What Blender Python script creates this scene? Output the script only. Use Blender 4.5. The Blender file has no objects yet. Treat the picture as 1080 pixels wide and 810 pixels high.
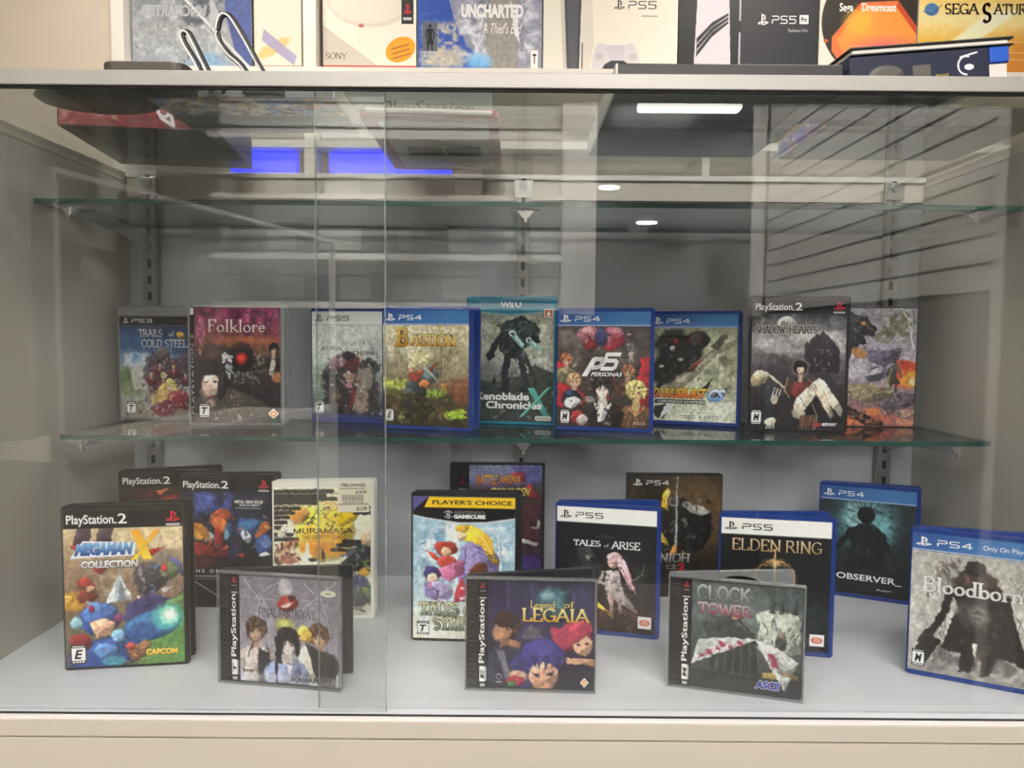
import bpy, bmesh, math, random
import numpy as np
from mathutils import Vector, Matrix
C = bpy.context.scene.collection
PI = math.pi
R = math.radians

# ---------------------------------------------------------------- colour
def s2l(v):
    v = np.asarray(v, float)
    return np.where(v <= .04045, v/12.92, ((v+.055)/1.055)**2.4)
def hx(h):
    if not isinstance(h, str): return np.array(h, float)
    h = h.lstrip('#')
    if len(h) == 3: h = ''.join(a*2 for a in h)
    return np.array([int(h[i:i+2], 16)/255 for i in (0, 2, 4)])
def lin(h): return tuple(float(x) for x in s2l(hx(h)))
INK = 1.16          # reflectance of printed inks relative to their swatch
def ink(a): return np.clip(s2l(a)*INK, 0.002, .93)

# ---------------------------------------------------------------- materials
def mat(name, col, rough=.5, metal=0., spec=.5, coat=0., noise=0., nscale=30., bump=0., bscale=200., emit=None, estr=0.):
    m = bpy.data.materials.new(name); m.use_nodes = True
    nt = m.node_tree; b = nt.nodes['Principled BSDF']
    c = lin(col) if isinstance(col, str) else col
    b.inputs['Base Color'].default_value = (*c, 1)
    b.inputs['Roughness'].default_value = rough
    b.inputs['Metallic'].default_value = metal
    b.inputs['Specular IOR Level'].default_value = spec
    b.inputs['Coat Weight'].default_value = coat
    if emit is not None:
        b.inputs['Emission Color'].default_value = (*lin(emit), 1); b.inputs['Emission Strength'].default_value = estr
    if noise or bump:
        tc = nt.nodes.new('ShaderNodeTexCoord')
    if noise:
        n = nt.nodes.new('ShaderNodeTexNoise'); n.inputs['Scale'].default_value = nscale; n.inputs['Detail'].default_value = 6
        nt.links.new(tc.outputs['Object'], n.inputs['Vector'])
        r = nt.nodes.new('ShaderNodeMapRange'); r.inputs['To Min'].default_value = 1-noise; r.inputs['To Max'].default_value = 1+noise
        nt.links.new(n.outputs['Fac'], r.inputs['Value'])
        mx = nt.nodes.new('ShaderNodeMix'); mx.data_type = 'RGBA'; mx.blend_type = 'MULTIPLY'; mx.inputs['Factor'].default_value = 1
        mx.inputs[6].default_value = (*c, 1); nt.links.new(r.outputs['Result'], mx.inputs[7]); nt.links.new(mx.outputs[2], b.inputs['Base Color'])
    if bump:
        n2 = nt.nodes.new('ShaderNodeTexNoise'); n2.inputs['Scale'].default_value = bscale; n2.inputs['Detail'].default_value = 3
        nt.links.new(tc.outputs['Object'], n2.inputs['Vector'])
        bp = nt.nodes.new('ShaderNodeBump'); bp.inputs['Strength'].default_value = bump; bp.inputs['Distance'].default_value = .002
        nt.links.new(n2.outputs['Fac'], bp.inputs['Height']); nt.links.new(bp.outputs['Normal'], b.inputs['Normal'])
    return m
def glass(name, tint='#f4faf8', ior=1.5, rough=0., haze=0.):
    m = bpy.data.materials.new(name); m.use_nodes = True
    nt = m.node_tree; nt.nodes.clear()
    o = nt.nodes.new('ShaderNodeOutputMaterial'); mx = nt.nodes.new('ShaderNodeMixShader')
    t = nt.nodes.new('ShaderNodeBsdfTransparent'); g = nt.nodes.new('ShaderNodeBsdfGlossy'); f = nt.nodes.new('ShaderNodeFresnel')
    t.inputs['Color'].default_value = (*lin(tint), 1); g.inputs['Roughness'].default_value = rough; f.inputs['IOR'].default_value = ior
    ge = nt.nodes.new('ShaderNodeNewGeometry'); mr = nt.nodes.new('ShaderNodeMapRange')
    mr.inputs['To Min'].default_value = ior; mr.inputs['To Max'].default_value = 1/ior      # a pane: no total reflection on the way out
    nt.links.new(ge.outputs['Backfacing'], mr.inputs['Value']); nt.links.new(mr.outputs['Result'], f.inputs['IOR'])
    nt.links.new(f.outputs[0], mx.inputs[0]); nt.links.new(t.outputs[0], mx.inputs[1]); nt.links.new(g.outputs[0], mx.inputs[2])
    out = mx.outputs[0]
    if haze:
        d = nt.nodes.new('ShaderNodeBsdfDiffuse'); d.inputs['Color'].default_value = (.8, .8, .8, 1)
        m2 = nt.nodes.new('ShaderNodeMixShader'); m2.inputs[0].default_value = haze
        nt.links.new(out, m2.inputs[1]); nt.links.new(d.outputs[0], m2.inputs[2]); out = m2.outputs[0]
    nt.links.new(out, o.inputs['Surface'])
    return m
def attr_mat(name, rough, spec, coat=0.):
    m = mat(name, '#808080', rough, spec=spec, coat=coat)
    nt = m.node_tree; a = nt.nodes.new('ShaderNodeAttribute'); a.attribute_name = 'Col'
    nt.links.new(a.outputs['Color'], nt.nodes['Principled BSDF'].inputs['Base Color'])
    return m

M = {}
# ---------------------------------------------------------------- mesh builder
class MB:
    def __init__(s): s.v = []; s.f = []; s.mi = []
    def add(s, vs, fs, mi=0):
        o = len(s.v); s.v += [tuple(v) for v in vs]; s.f += [tuple(i+o for i in f) for f in fs]; s.mi += [mi]*len(fs); return s
    def box(s, x0, y0, z0, x1, y1, z1, mi=0, c=0.):
        if c:
            return s.slab(x0, z0, x1, z1, y0, y1, 0, c, mi)
        vs = [(x, y, z) for z in (z0, z1) for y in (y0, y1) for x in (x0, x1)]
        return s.add(vs, [(0,2,3,1),(4,5,7,6),(0,1,5,4),(2,6,7,3),(0,4,6,2),(1,3,7,5)], mi)
    def loft(s, rings, mi=0, caps=True, close=True):
        n = len(rings[0]); vs = [p for r in rings for p in r]; fs = []
        for k in range(len(rings)-1):
            for i in range(n if close else n-1):
                j = (i+1) % n; fs.append((k*n+i, k*n+j, (k+1)*n+j, (k+1)*n+i))
        if caps: fs += [tuple(range(n))[::-1], tuple(range((len(rings)-1)*n, len(rings)*n))]
        return s.add(vs, fs, mi)
    def slab(s, x0, z0, x1, z1, y0, y1, r=.003, c=.0006, mi=0, seg=4):
        # rounded rectangle in x-z, extruded along y with chamfered rims
        def ring(ins, y):
            a, b, e, d = x0+ins, z0+ins, x1-ins, z1-ins; rr = max(r-ins, .00005); out = []
            for cx, cz, t0 in ((e-rr, d-rr, 0), (a+rr, d-rr, 90), (a+rr, b+rr, 180), (e-rr, b+rr, 270)):
                for k in range(seg+1):
                    t = R(t0+90*k/seg); out.append((cx+rr*math.cos(t), y, cz+rr*math.sin(t)))
            return out
        return s.loft([ring(c, y0), ring(0, y0+c), ring(0, y1-c), ring(c, y1)], mi)
    def tube(s, pts, rad, n=8, mi=0, flat=1.):
        pts = [Vector(p) for p in pts]; rings = []; up = Vector((0, 0, 1))
        for i, p in enumerate(pts):
            d = (pts[min(i+1, len(pts)-1)]-pts[max(i-1, 0)]).normalized()
            a = d.cross(up); a = Vector((1, 0, 0)) if a.length < 1e-4 else a.normalized(); b = a.cross(d)
            rr = rad[i] if isinstance(rad, (list, tuple)) else rad
            rings.append([tuple(p+(a*math.cos(2*PI*k/n)*flat+b*math.sin(2*PI*k/n))*rr) for k in range(n)])
        return s.loft(rings, mi)
    def lathe(s, prof, cx=0, cy=0, n=32, mi=0, sx=1., sy=1.):
        return s.loft([[(cx+r*sx*math.cos(2*PI*k/n), cy+r*sy*math.sin(2*PI*k/n), z) for k in range(n)] for r, z in prof], mi)
    def build(s, name, m, parent=None, smooth=False):
        me = bpy.data.meshes.new(name); me.from_pydata(s.v, [], s.f)
        for q in (m if isinstance(m, (list, tuple)) else [m]): me.materials.append(q)
        if any(s.mi): me.polygons.foreach_set('material_index', s.mi)
        bm = bmesh.new(); bm.from_mesh(me); bmesh.ops.recalc_face_normals(bm, faces=bm.faces[:]); bm.to_mesh(me); bm.free()
        if smooth:
            me.polygons.foreach_set('use_smooth', [True]*len(me.polygons))
        o = bpy.data.objects.new(name, me); C.objects.link(o)
        if parent is not None: o.parent = parent
        return o
def tag(o, label=None, cat=None, group=None, kind=None):
    if label: o['label'] = label
    if cat: o['category'] = cat
    if group: o['group'] = group
    if kind: o['kind'] = kind
    return o
def thing(name, label, cat, loc=(0, 0, 0), rz=0, group=None):
    o = bpy.data.objects.new(name, None); C.objects.link(o); o.location = loc; o.rotation_euler = (0, 0, R(rz))
    o.empty_display_size = .02
    return tag(o, label, cat, group)
def struct(name, mb, m, label=None):
    o = mb.build(name, m); o['kind'] = 'structure'; return o

# ---------------------------------------------------------------- lettering
def arc(cx, cy, rx, ry, a0, a1, n=9):
    return [(cx+rx*math.cos(R(a0+(a1-a0)*k/n)), cy+ry*math.sin(R(a0+(a1-a0)*k/n))) for k in range(n+1)]
def _o(cx, cy, rx, ry): return arc(cx, cy, rx, ry, 90, 450, 16)
X = .64
SER = {
 'A': (.84, [[(0,0),(.42,1)], [(.42,1),(.84,0)], [(.16,.36),(.68,.36)]]),
 'B': (.72, [[(.1,0),(.1,1)], [(.1,1),(.36,1)]+arc(.36,.76,.24,.24,90,-90)+[(.1,.52)], [(.1,.52),(.4,.52)]+arc(.4,.26,.28,.26,90,-90)+[(.1,0)]]),
 'C': (.76, [arc(.44,.5,.42,.5,45,315,16)]),
 'D': (.8, [[(.1,0),(.1,1)], [(.1,1),(.34,1)]+arc(.34,.5,.42,.5,90,-90,12)+[(.1,0)]]),
 'E': (.64, [[(.1,0),(.1,1)], [(.1,1),(.6,1),(.6,.84)], [(.1,.52),(.48,.52)], [(.1,0),(.62,0),(.62,.18)]]),
 'F': (.6, [[(.1,0),(.1,1)], [(.1,1),(.6,1),(.6,.82)], [(.1,.52),(.46,.52)]]),
 'G': (.8, [arc(.44,.5,.42,.5,45,330,16), [(.74,.42),(.74,.08)], [(.5,.42),(.86,.42)]]),
 'H': (.84, [[(.1,0),(.1,1)], [(.72,0),(.72,1)], [(.1,.52),(.72,.52)]]),
 'I': (.3, [[(.14,0),(.14,1)]]),
 'K': (.78, [[(.1,0),(.1,1)], [(.66,1),(.1,.45)], [(.26,.6),(.74,0)]]),
 'L': (.62, [[(.1,0),(.1,1)], [(.1,0),(.6,0),(.6,.2)]]),
 'M': (1., [[(.1,0),(.1,1)], [(.1,1),(.5,.1)], [(.5,.1),(.88,1)], [(.88,1),(.88,0)]]),
 'N': (.86, [[(.1,0),(.1,1)], [(.1,1),(.74,0)], [(.74,0),(.74,1)]]),
 'O': (.86, [_o(.43,.5,.4,.5)]),
 'R': (.76, [[(.1,0),(.1,1)], [(.1,1),(.36,1)]+arc(.36,.75,.26,.25,90,-90)+[(.1,.5)], [(.36,.5),(.74,0)]]),
 'S': (.6, [arc(.3,.74,.24,.26,40,270,10)+arc(.3,.24,.26,.24,90,-140,10)]),
 'T': (.74, [[(.37,0),(.37,1)], [(0,.82),(.02,1),(.72,1),(.74,.82)]]),
 'W': (1.1, [[(.02,1),(.3,0)], [(.3,0),(.54,.9)], [(.54,.9),(.8,0)], [(.8,0),(1.08,1)]]),
 'Y': (.8, [[(.02,1),(.4,.48)], [(.78,1),(.4,.48)], [(.4,.48),(.4,0)]]),
 'V': (.8, [[(.02,1),(.4,0)], [(.4,0),(.78,1)]]),
 'U': (.82, [[(.1,1),(.1,.3)]+arc(.4,.3,.3,.3,180,360,10)+[(.7,1)]]),
 'Q': (.86, [_o(.43,.5,.4,.5), [(.5,.25),(.86,-.12)]]),
 'P': (.68, [[(.1,0),(.1,1)], [(.1,1),(.36,1)]+arc(.36,.74,.26,.26,90,-90)+[(.1,.48)]]),
 'a': (.56, [_o(.24,.24,.2,.24), [(.46,.5),(.46,0)]]),
 'b': (.6, [[(.1,1),(.1,0)], _o(.34,.26,.22,.26)]),
 'd': (.6, [_o(.26,.26,.22,.26), [(.48,1),(.48,0)]]),
 'e': (.52, [[(.06,.3),(.46,.3)], arc(.26,.26,.21,.26,10,320,14)]),
 'f': (.36, [[(.14,0),(.14,.75)]+arc(.3,.78,.16,.2,180,60,6), [(.02,X-.1),(.32,X-.1)]]),
 'g': (.56, [_o(.26,.28,.2,.24), [(.46,.5),(.46,-.1)]+arc(.26,-.12,.2,.16,0,-150,8)]),
 'h': (.62, [[(.1,1),(.1,0)], [(.1,.35)]+arc(.3,.3,.2,.24,150,0,6)+[(.5,0)]]),
 'i': (.26, [[(.12,.54),(.12,0)], _o(.12,.78,.05,.05)]),
 'k': (.6, [[(.1,1),(.1,0)], [(.5,.54),(.1,.24)], [(.22,.32),(.56,0)]]),
 'l': (.26, [[(.12,1),(.12,0)]]),
 'n': (.62, [[(.1,.54),(.1,0)], [(.1,.35)]+arc(.3,.3,.2,.24,150,0,6)+[(.5,0)]]),
 'o': (.58, [_o(.28,.26,.24,.27)]),
 'r': (.42, [[(.1,.54),(.1,0)], [(.1,.34)]+arc(.3,.34,.2,.18,160,50,5)]),
 's': (.44, [arc(.21,.4,.16,.13,40,270,7)+arc(.21,.13,.17,.13,90,-140,7)]),
 't': (.38, [[(.14,.74),(.14,.12)]+arc(.26,.12,.12,.12,180,300,5), [(.02,.52),(.34,.52)]]),
 ' ': (.34, []), '\'': (.2, [[(.1,1),(.08,.8)]]),
}
LOGO = {
 'P': (1.05, [[(.0,0),(.0,.42),(.06,.5),(.8,.5),(.95,.62),(.95,.88),(.8,1),(0,1)]]),
 'S': (1.1, [[(1,1),(.2,1),(.05,.9),(.05,.62),(.2,.5),(.8,.5),(.95,.38),(.95,.1),(.8,0),(0,0)]]),
 '4': (1.1, [[(.78,0),(.78,1),(.02,.32),(1.02,.32)]]),
 '5': (1.05, [[(1,1),(.05,1),(.05,.56),(.8,.56),(.95,.44),(.95,.12),(.8,0),(0,0)]]),
 '3': (1.05, [[(0,1),(.8,1),(.95,.9),(.95,.6),(.8,.5),(.2,.5)], [(.8,.5),(.95,.4),(.95,.1),(.8,0),(0,0)]]),
}
def nib_text(text, glyphs, thick, thin, gap, serif):
    """polygons (list of convex point lists) of a pen-drawn alphabet"""
    out = []; x = 0; nib = R(18)
    for ch in text:
        w, strokes = glyphs.get(ch, (.4, []))
        for st in strokes:
            for (ax, ay), (bx, by) in zip(st[:-1], st[1:]):
                dx, dy = bx-ax, by-ay; L = math.hypot(dx, dy) or 1e-6; th = math.atan2(dy, dx)
                wd = (thin+(thick-thin)*abs(math.sin(th-nib)))/2
                ux, uy = dx/L*wd*.55, dy/L*wd*.55; nx, ny = -dy/L*wd, dx/L*wd
                out.append([(x+ax-ux+nx, ay-uy+ny), (x+ax-ux-nx, ay-uy-ny), (x+bx+ux-nx, by+uy-ny), (x+bx+ux+nx, by+uy+ny)])
            if serif and len(st) >= 2:
                for (px, py), (qx, qy) in ((st[0], st[1]), (st[-1], st[-2])):
                    if abs(qy-py) > abs(qx-px)*.8 and (abs(py) < .01 or abs(py-1) < .01 or abs(py-.54) < .01):
                        h = thin*.5; e = thick*1.05; s = 1 if py < .01 else -1
                        out.append([(x+px-e, py-h*s), (x+px+e, py-h*s), (x+px+e*.45, py+h*2.4*s), (x+px-e*.45, py+h*2.4*s)])
        x += w+gap
    return out
_fc = {}
def font_polys(text, bold=0., shear=0.):
    k = (text, bold, shear)
    if k in _fc: return _fc[k]
    cu = bpy.data.curves.new('lettering', 'FONT'); cu.body = text; cu.size = 1; cu.offset = bold; cu.shear = shear; cu.resolution_u = 3
    ob = bpy.data.objects.new('lettering', cu); C.objects.link(ob)
    dg = bpy.context.evaluated_depsgraph_get(); me = ob.evaluated_get(dg).to_mesh()
    vs = [v.co.copy() for v in me.vertices]
    ps = [[(vs[i].x, vs[i].y) for i in p.vertices] for p in me.polygons]
    ob.evaluated_get(dg).to_mesh_clear(); bpy.data.objects.remove(ob); bpy.data.curves.remove(cu)
    _fc[k] = ps; return ps
def text_polys(text, font, bold=0., shear=0.):
    if font == 'b': return font_polys(text, bold, shear)
    if font == 's': ps = nib_text(text, SER, .13+bold*2, .05+bold*1.6, .1, True)
    elif font == 'l': ps = nib_text(text, LOGO, .15+bold, .15+bold, .2, False)
    else: ps = nib_text(text, SER, .1+bold*2, .1+bold*2, .12, False)
    return [[(px+shear*py, py) for px, py in p] for p in ps]
PSMARK = [[(.40,0),(.56,-.06),(.56,.93),(.40,.99)],
          [(.40,.99),(.72,.88),(.86,.78),(.86,.64),(.56,.80),(.56,.93)],
          [(.72,.72),(.86,.78),(.88,.5),(.80,.42),(.72,.46)], [(.62,.44),(.80,.42),(.74,.54),(.62,.57)],
          [(.36,.30),(.02,.18),(0,.11),(.12,.13),(.36,.21)], [(0,.11),(.02,.05),(.18,.01),(.36,.06),(.36,.14),(.14,.1)],
          [(.60,.26),(.88,.32),(1.18,.24),(1.0,.21),(.60,.17)], [(1.18,.24),(1.22,.15),(1.1,.09),(.60,-.07),(.60,.04),(1.0,.17)]]

# ---------------------------------------------------------------- printed artwork
def fbm(ny, nx, cell, seed, oct=4, stretch=(1, 1)):
    rng = np.random.default_rng(seed); out = np.zeros((ny, nx)); amp = 1.; tot = 0
    for o in range(oct):
        cy = max(cell*stretch[1]/2**o, 1.); cx = max(cell*stretch[0]/2**o, 1.)
        g = rng.random((int(ny/cy)+3, int(nx/cx)+3))
        yy = np.arange(ny)/cy; xx = np.arange(nx)/cx
        i = yy.astype(int); j = xx.astype(int); a = (yy-i); b = (xx-j); a = a*a*(3-2*a); b = b*b*(3-2*b)
        a = a[:, None]; b = b[None, :]
        out += amp*((g[i][:, j]*(1-a)+g[i+1][:, j]*a)*(1-b)+(g[i][:, j+1]*(1-a)+g[i+1][:, j+1]*a)*b); tot += amp; amp *= .55
    return np.clip((out/tot-.5)*1.6+.5, 0, 1)
def sm(t): t = np.clip(t, 0, 1); return t*t*(3-2*t)
class Art:
    def __init__(s, w, h, bg='#808080', res=1.25):
        s.w, s.h, s.res = w, h, res; s.plain = False
        s.nx, s.ny = int(w*res)+1, int(h*res)+1
        s.x = np.linspace(0, w, s.nx); s.y = np.linspace(0, h, s.ny)
        s.c = np.empty((s.ny, s.nx, 3)); s.c[:] = hx(bg); s.letters = {}; s.seed = int(w*7+h)+len(bg)
        s.N = fbm(s.ny, s.nx, 14*res, s.seed, 5)
    def _win(s, x0, y0, x1, y1):
        a = max(int(x0/s.w*(s.nx-1)), 0); b = min(int(x1/s.w*(s.nx-1))+2, s.nx)
        c = max(int(y0/s.h*(s.ny-1)), 0); d = min(int(y1/s.h*(s.ny-1))+2, s.ny)
        if b <= a or d <= c: return None
        return slice(c, d), slice(a, b)
    def _mix(s, w, m, col, col2=None, Y=None):
        c = hx(col) if isinstance(col, str) else col
        s.c[w] += (c-s.c[w])*m[..., None]
    def vg(s, stops, x0=0, x1=100, rough=0):
        st = [(v*s.h/100, hx(c)) for v, c in stops]; w = s._win(x0*s.w/100, st[0][0], x1*s.w/100, st[-1][0])
        Y = s.y[w[0]][:, None]+(s.N[w]-.5)*rough*2; col = np.stack([np.interp(Y, [a for a, _ in st], [c[k] for _, c in st]) for k in range(3)], -1)
        s.c[w] = np.broadcast_to(col, s.c[w].shape); return s
    def b(s, cx, cy, rx, ry, col, al=1., soft=.3, rot=0, rough=0.):
        cx, cy, rx, ry = cx*s.w/100, cy*s.h/100, rx*s.w/100, ry*s.w/100; e = max(rx, ry)*(1.1+soft+rough)
        w = s._win(cx-e, cy-e, cx+e, cy+e)
        if w is None: return s
        X_ = s.x[w[1]][None, :]-cx; Y_ = s.y[w[0]][:, None]-cy; t = R(rot); c_, s_ = math.cos(t), math.sin(t)
        d = np.sqrt(((X_*c_+Y_*s_)/rx)**2+((-X_*s_+Y_*c_)/ry)**2)
        if rough: d = d+(s.N[w]-.5)*2*rough
        if soft <= .3 and al >= .9 and min(rx, ry) > 3.2 and not s.plain:      # drawn form: a light side, a dark side and an ink line
            g = np.clip(-(X_*.55+Y_*.83)/max(rx, ry), -1, 1); g = np.where(g > .45, .20, np.where(g < -.35, -.26, 0))+.08*g
            k = 1+g-.38*sm((.75-(1-d)*min(rx, ry))/.6)*(d < 1.05)
            s._mix(w, sm((1+soft*.5-d)/soft)*al, np.clip(hx(col)*k[..., None], 0, 1)); return s
        s._mix(w, sm((1+soft*.5-d)/soft)*al, col); return s
    def p(s, pts, col, al=1., soft=1., rough=0., flat=False):
        P = [(a*s.w/100, b*s.h/100) for a, b in pts]; e = soft+rough*2+1
        w = s._win(min(a for a, _ in P)-e, min(b for _, b in P)-e, max(a for a, _ in P)+e, max(b for _, b in P)+e)
        if w is None: return s
        X_ = s.x[w[1]][None, :]+(s.N[w]-.5)*rough*4; Y_ = s.y[w[0]][:, None]+(s.N[::-1, ::-1][w]-.5)*rough*4
        d = np.full(np.broadcast(X_, Y_).shape, 1e9); ins = np.zeros(d.shape, bool)
        for (ax, ay), (bx, by) in zip(P, P[1:]+P[:1]):
            dx, dy = bx-ax, by-ay; L = dx*dx+dy*dy or 1e-9
            t = np.clip(((X_-ax)*dx+(Y_-ay)*dy)/L, 0, 1); d = np.minimum(d, (X_-ax-t*dx)**2+(Y_-ay-t*dy)**2)
            if ay != by: ins ^= ((ay > Y_) != (by > Y_)) & (X_ < (bx-ax)*(Y_-ay)/(by-ay)+ax)
        d = np.sqrt(d)*np.where(ins, -1, 1)
        bw, bh = max(p_[0] for p_ in P)-min(p_[0] for p_ in P), max(p_[1] for p_ in P)-min(p_[1] for p_ in P)
        if not flat and not s.plain and soft <= 1.5 and al >= .9 and min(bw, bh) > 5 and max(bw, bh) < s.w*.9:
            g = -((X_-min(p_[0] for p_ in P))/bw-.5)*.9-((Y_-min(p_[1] for p_ in P))/bh-.5)*.9+(s.N[w]-.5)*.9
            g = np.where(g > .3, .16, np.where(g < -.25, -.24, 0))+.1*np.clip(g, -1, 1)
            k = 1+g-.36*sm((.7+d)/.6)
            s._mix(w, sm((soft*.5-d)/soft)*al, np.clip(hx(col)*k[..., None], 0, 1)); return s
        s._mix(w, sm((soft*.5-d)/soft)*al, col); return s
    def l(s, pts, wd, col, al=1., soft=.8, taper=0):
        P = [(a*s.w/100, b*s.h/100) for a, b in pts]; e = wd+soft+1
        w = s._win(min(a for a, _ in P)-e, min(b for _, b in P)-e, max(a for a, _ in P)+e, max(b for _, b in P)+e)
        if w is None: return s
        X_ = s.x[w[1]][None, :]; Y_ = s.y[w[0]][:, None]; d = np.full(np.broadcast(X_, Y_).shape, 1e9); n = len(P)-1
        for k, ((ax, ay), (bx, by)) in enumerate(zip(P, P[1:])):
            dx, dy = bx-ax, by-ay; L = dx*dx+dy*dy or 1e-9
            t = np.clip(((X_-ax)*dx+(Y_-ay)*dy)/L, 0, 1)
            d = np.minimum(d, np.sqrt((X_-ax-t*dx)**2+(Y_-ay-t*dy)**2)+wd*.5*taper*(k+t)/n)
        s._mix(w, sm((wd*.5+soft*.5-d)/soft)*al, col); return s
    def r(s, x0, y0, x1, y1, col, al=1.): return s.p([(x0, y0), (x1, y0), (x1, y1), (x0, y1)], col, al, .5, 0, True)
    def n(s, amt=.15, cell=8, seed=1, box=(0, 0, 100, 100), stretch=(1, 1)):
        w = s._win(box[0]*s.w/100, box[1]*s.h/100, box[2]*s.w/100, box[3]*s.h/100)
        if amt >= .1 and cell < 6:          # loosen the drawn edges and break flat areas into brush facets
            u = fbm(s.ny, s.nx, 5*s.res, seed+21, 4); v = fbm(s.ny, s.nx, 5*s.res, seed+22, 4); e = 1.0*s.res
            I = np.clip(np.rint(np.arange(s.ny)[:, None]+(u-.5)*2*e), 0, s.ny-1).astype(int); J = np.clip(np.rint(np.arange(s.nx)[None, :]+(v-.5)*2*e), 0, s.nx-1).astype(int)
            s.c = s.c[I, J]
            q = fbm(s.ny, s.nx, 8*s.res, seed+23, 4, (.7, 1.2)); q = np.floor(q*6)/5-.5; q2 = fbm(s.ny, s.nx, 3.5*s.res, seed+24, 2); q2 = np.floor(q2*4)/3-.5
            s.c = np.clip(s.c*(1+(q*.16+q2*.16)*min(amt, .16)/.14)[..., None], 0, 1)
        f = fbm(s.ny, s.nx, cell*s.res, seed, 4, stretch)[w]; s.c[w] = np.clip(s.c[w]*(1+(f-.5)*1.1*amt)[..., None], 0, 1); return s
    def cl(s, col, box, cell=12, seed=1, thr=.5, soft=.3, al=.8, stretch=(1, 1)):
        w = s._win(box[0]*s.w/100, box[1]*s.h/100, box[2]*s.w/100, box[3]*s.h/100)
        f = fbm(s.ny, s.nx, cell*s.res, seed, 5, stretch)[w]
        e = np.minimum(np.linspace(0, 1, f.shape[0])[:, None], np.linspace(1, 0, f.shape[0])[:, None])
        g = np.minimum(np.linspace(0, 1, f.shape[1])[None, :], np.linspace(1, 0, f.shape[1])[None, :])
        s._mix(w, sm((f-thr)/(soft*1.9)+.5)*sm(np.minimum(e, 1)*6)*sm(np.minimum(g, 1)*6+.2)*al, col); return s
    def sp(s, n, box, cols, smin=1, smax=4, seed=1, al=.9, el=2.5, ang=None, soft=.4):
        g = random.Random(seed)
        for _ in range(n):
            q = g.uniform(smin, smax)
            s.b(g.uniform(box[0], box[2]), g.uniform(box[1], box[3]), q*g.uniform(1, el), q, g.choice(cols), al*g.uniform(.6, 1), soft,
                g.uniform(0, 180) if ang is None else ang+g.uniform(-20, 20))
        return s
    def sh(s, n, box, cols, size=8, seed=1, al=.9):
        g = random.Random(seed)
        for _ in range(n):
            x, y = g.uniform(box[0], box[2]), g.uniform(box[1], box[3]); t = g.uniform(0, 6.28); q = size*g.uniform(.4, 1); a = s.w/s.h
            s.p([(x+q*math.cos(t), y+q*math.sin(t)*a), (x+q*.35*math.cos(t+2), y+q*.35*math.sin(t+2)*a), (x+q*.3*math.cos(t+4.2), y+q*.3*math.sin(t+4.2)*a)],
                g.choice(cols), al*g.uniform(.6, 1), .8, 0, True)
        return s
    def bust(s, x, y, q, skin, hair, coat, lean=0, seed=1, shade=None):
        """anonymous head and shoulders; q = half width of the head in %"""
        a = s.w/s.h; g = random.Random(seed); sd = shade or skin
        s.b(x-lean*.4, y+q*3.1*a, q*2.3, q*1.7, coat, 1, .2, rough=.08)
        for e in (-1.2, -.5, .6, 1.3): s.l([(x+e*q*.5, y+q*2*a), (x+e*q*1.2, y+q*4.4*a)], q*s.w/100*.16, tuple(hx(coat)*.6), .8, .8)
        s.l([(x-q*.9, y+q*1.9*a), (x, y+q*2.7*a), (x+q*.9, y+q*1.9*a)], q*s.w/100*.22, tuple(np.clip(hx(coat)*1.7+.08, 0, 1)), .9, .7)
        s.p([(x-q*.4, y+q*.6*a), (x+q*.36, y+q*.6*a), (x+q*.5, y+q*1.9*a), (x, y+q*2.5*a), (x-q*.5, y+q*1.9*a)], tuple(hx(sd)*.82), 1, 1, 0, True)
        s.b(x-lean*.2, y-q*.3*a, q*1.2, q*1.3, hair, 1, .15, rough=.16)
        s.b(x+lean*.3, y+q*.12*a, q*.72, q*.98, tuple(hx(skin)*.8), 1, .31); s.b(x+lean*.3-q*.1, y+q*.06*a, q*.58, q*.86, skin, 1, .4); s.b(x+lean*.3, y+q*.78*a, q*.3, q*.2, skin, 1, .5)
        dk, lt = tuple(hx(hair)*.6), tuple(np.clip(hx(hair)*1.45+.03, 0, 1))
        for k in range(13):
            t = k/12; bx = x-lean*.25+(t-.5)*q*1.7; L = q*(1.1+.55*abs(math.sin(k*2.1)))*(1 if abs(t-.5) > .33 else .55)
            s.p([(bx-q*.24, y-q*1.0*a*(1-abs(t-.5))), (bx+q*.24, y-q*1.0*a*(1-abs(t-.5))), (bx+(t-.5)*q*.7, y-q*.75*a+L*a)], [hair, dk, hair, lt][k % 4], 1, .7, 0, True)
        for k in range(10):
            t = R(195+k*17); s.l([(x+q*.6*math.cos(t), y+q*.6*a*math.sin(t)), (x+q*1.55*math.cos(t+.18), y+q*1.5*a*math.sin(t+.18))], q*s.w/100*.4, [hair, dk, lt][k % 3], .95, .6, 1)
        for e in (-.3, .34):
            s.b(x+lean*.3+e*q, y+q*.16*a, q*.15, q*.085, '#2a2226', .9, .5); s.l([(x+lean*.3+(e-.15)*q, y-q*.0*a), (x+lean*.3+(e+.15)*q, y-q*.03*a)], q*s.w/100*.08, '#2e2422', .8, .5)
        s.l([(x+lean*.3+.04*q, y+q*.2*a), (x+lean*.3+.1*q, y+q*.48*a)], q*s.w/100*.08, tuple(hx(skin)*.68), .8, .5)
        s.b(x+lean*.3+.02*q, y+q*.7*a, q*.18, q*.05, '#8a4a44', .7, .6); return s
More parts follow.
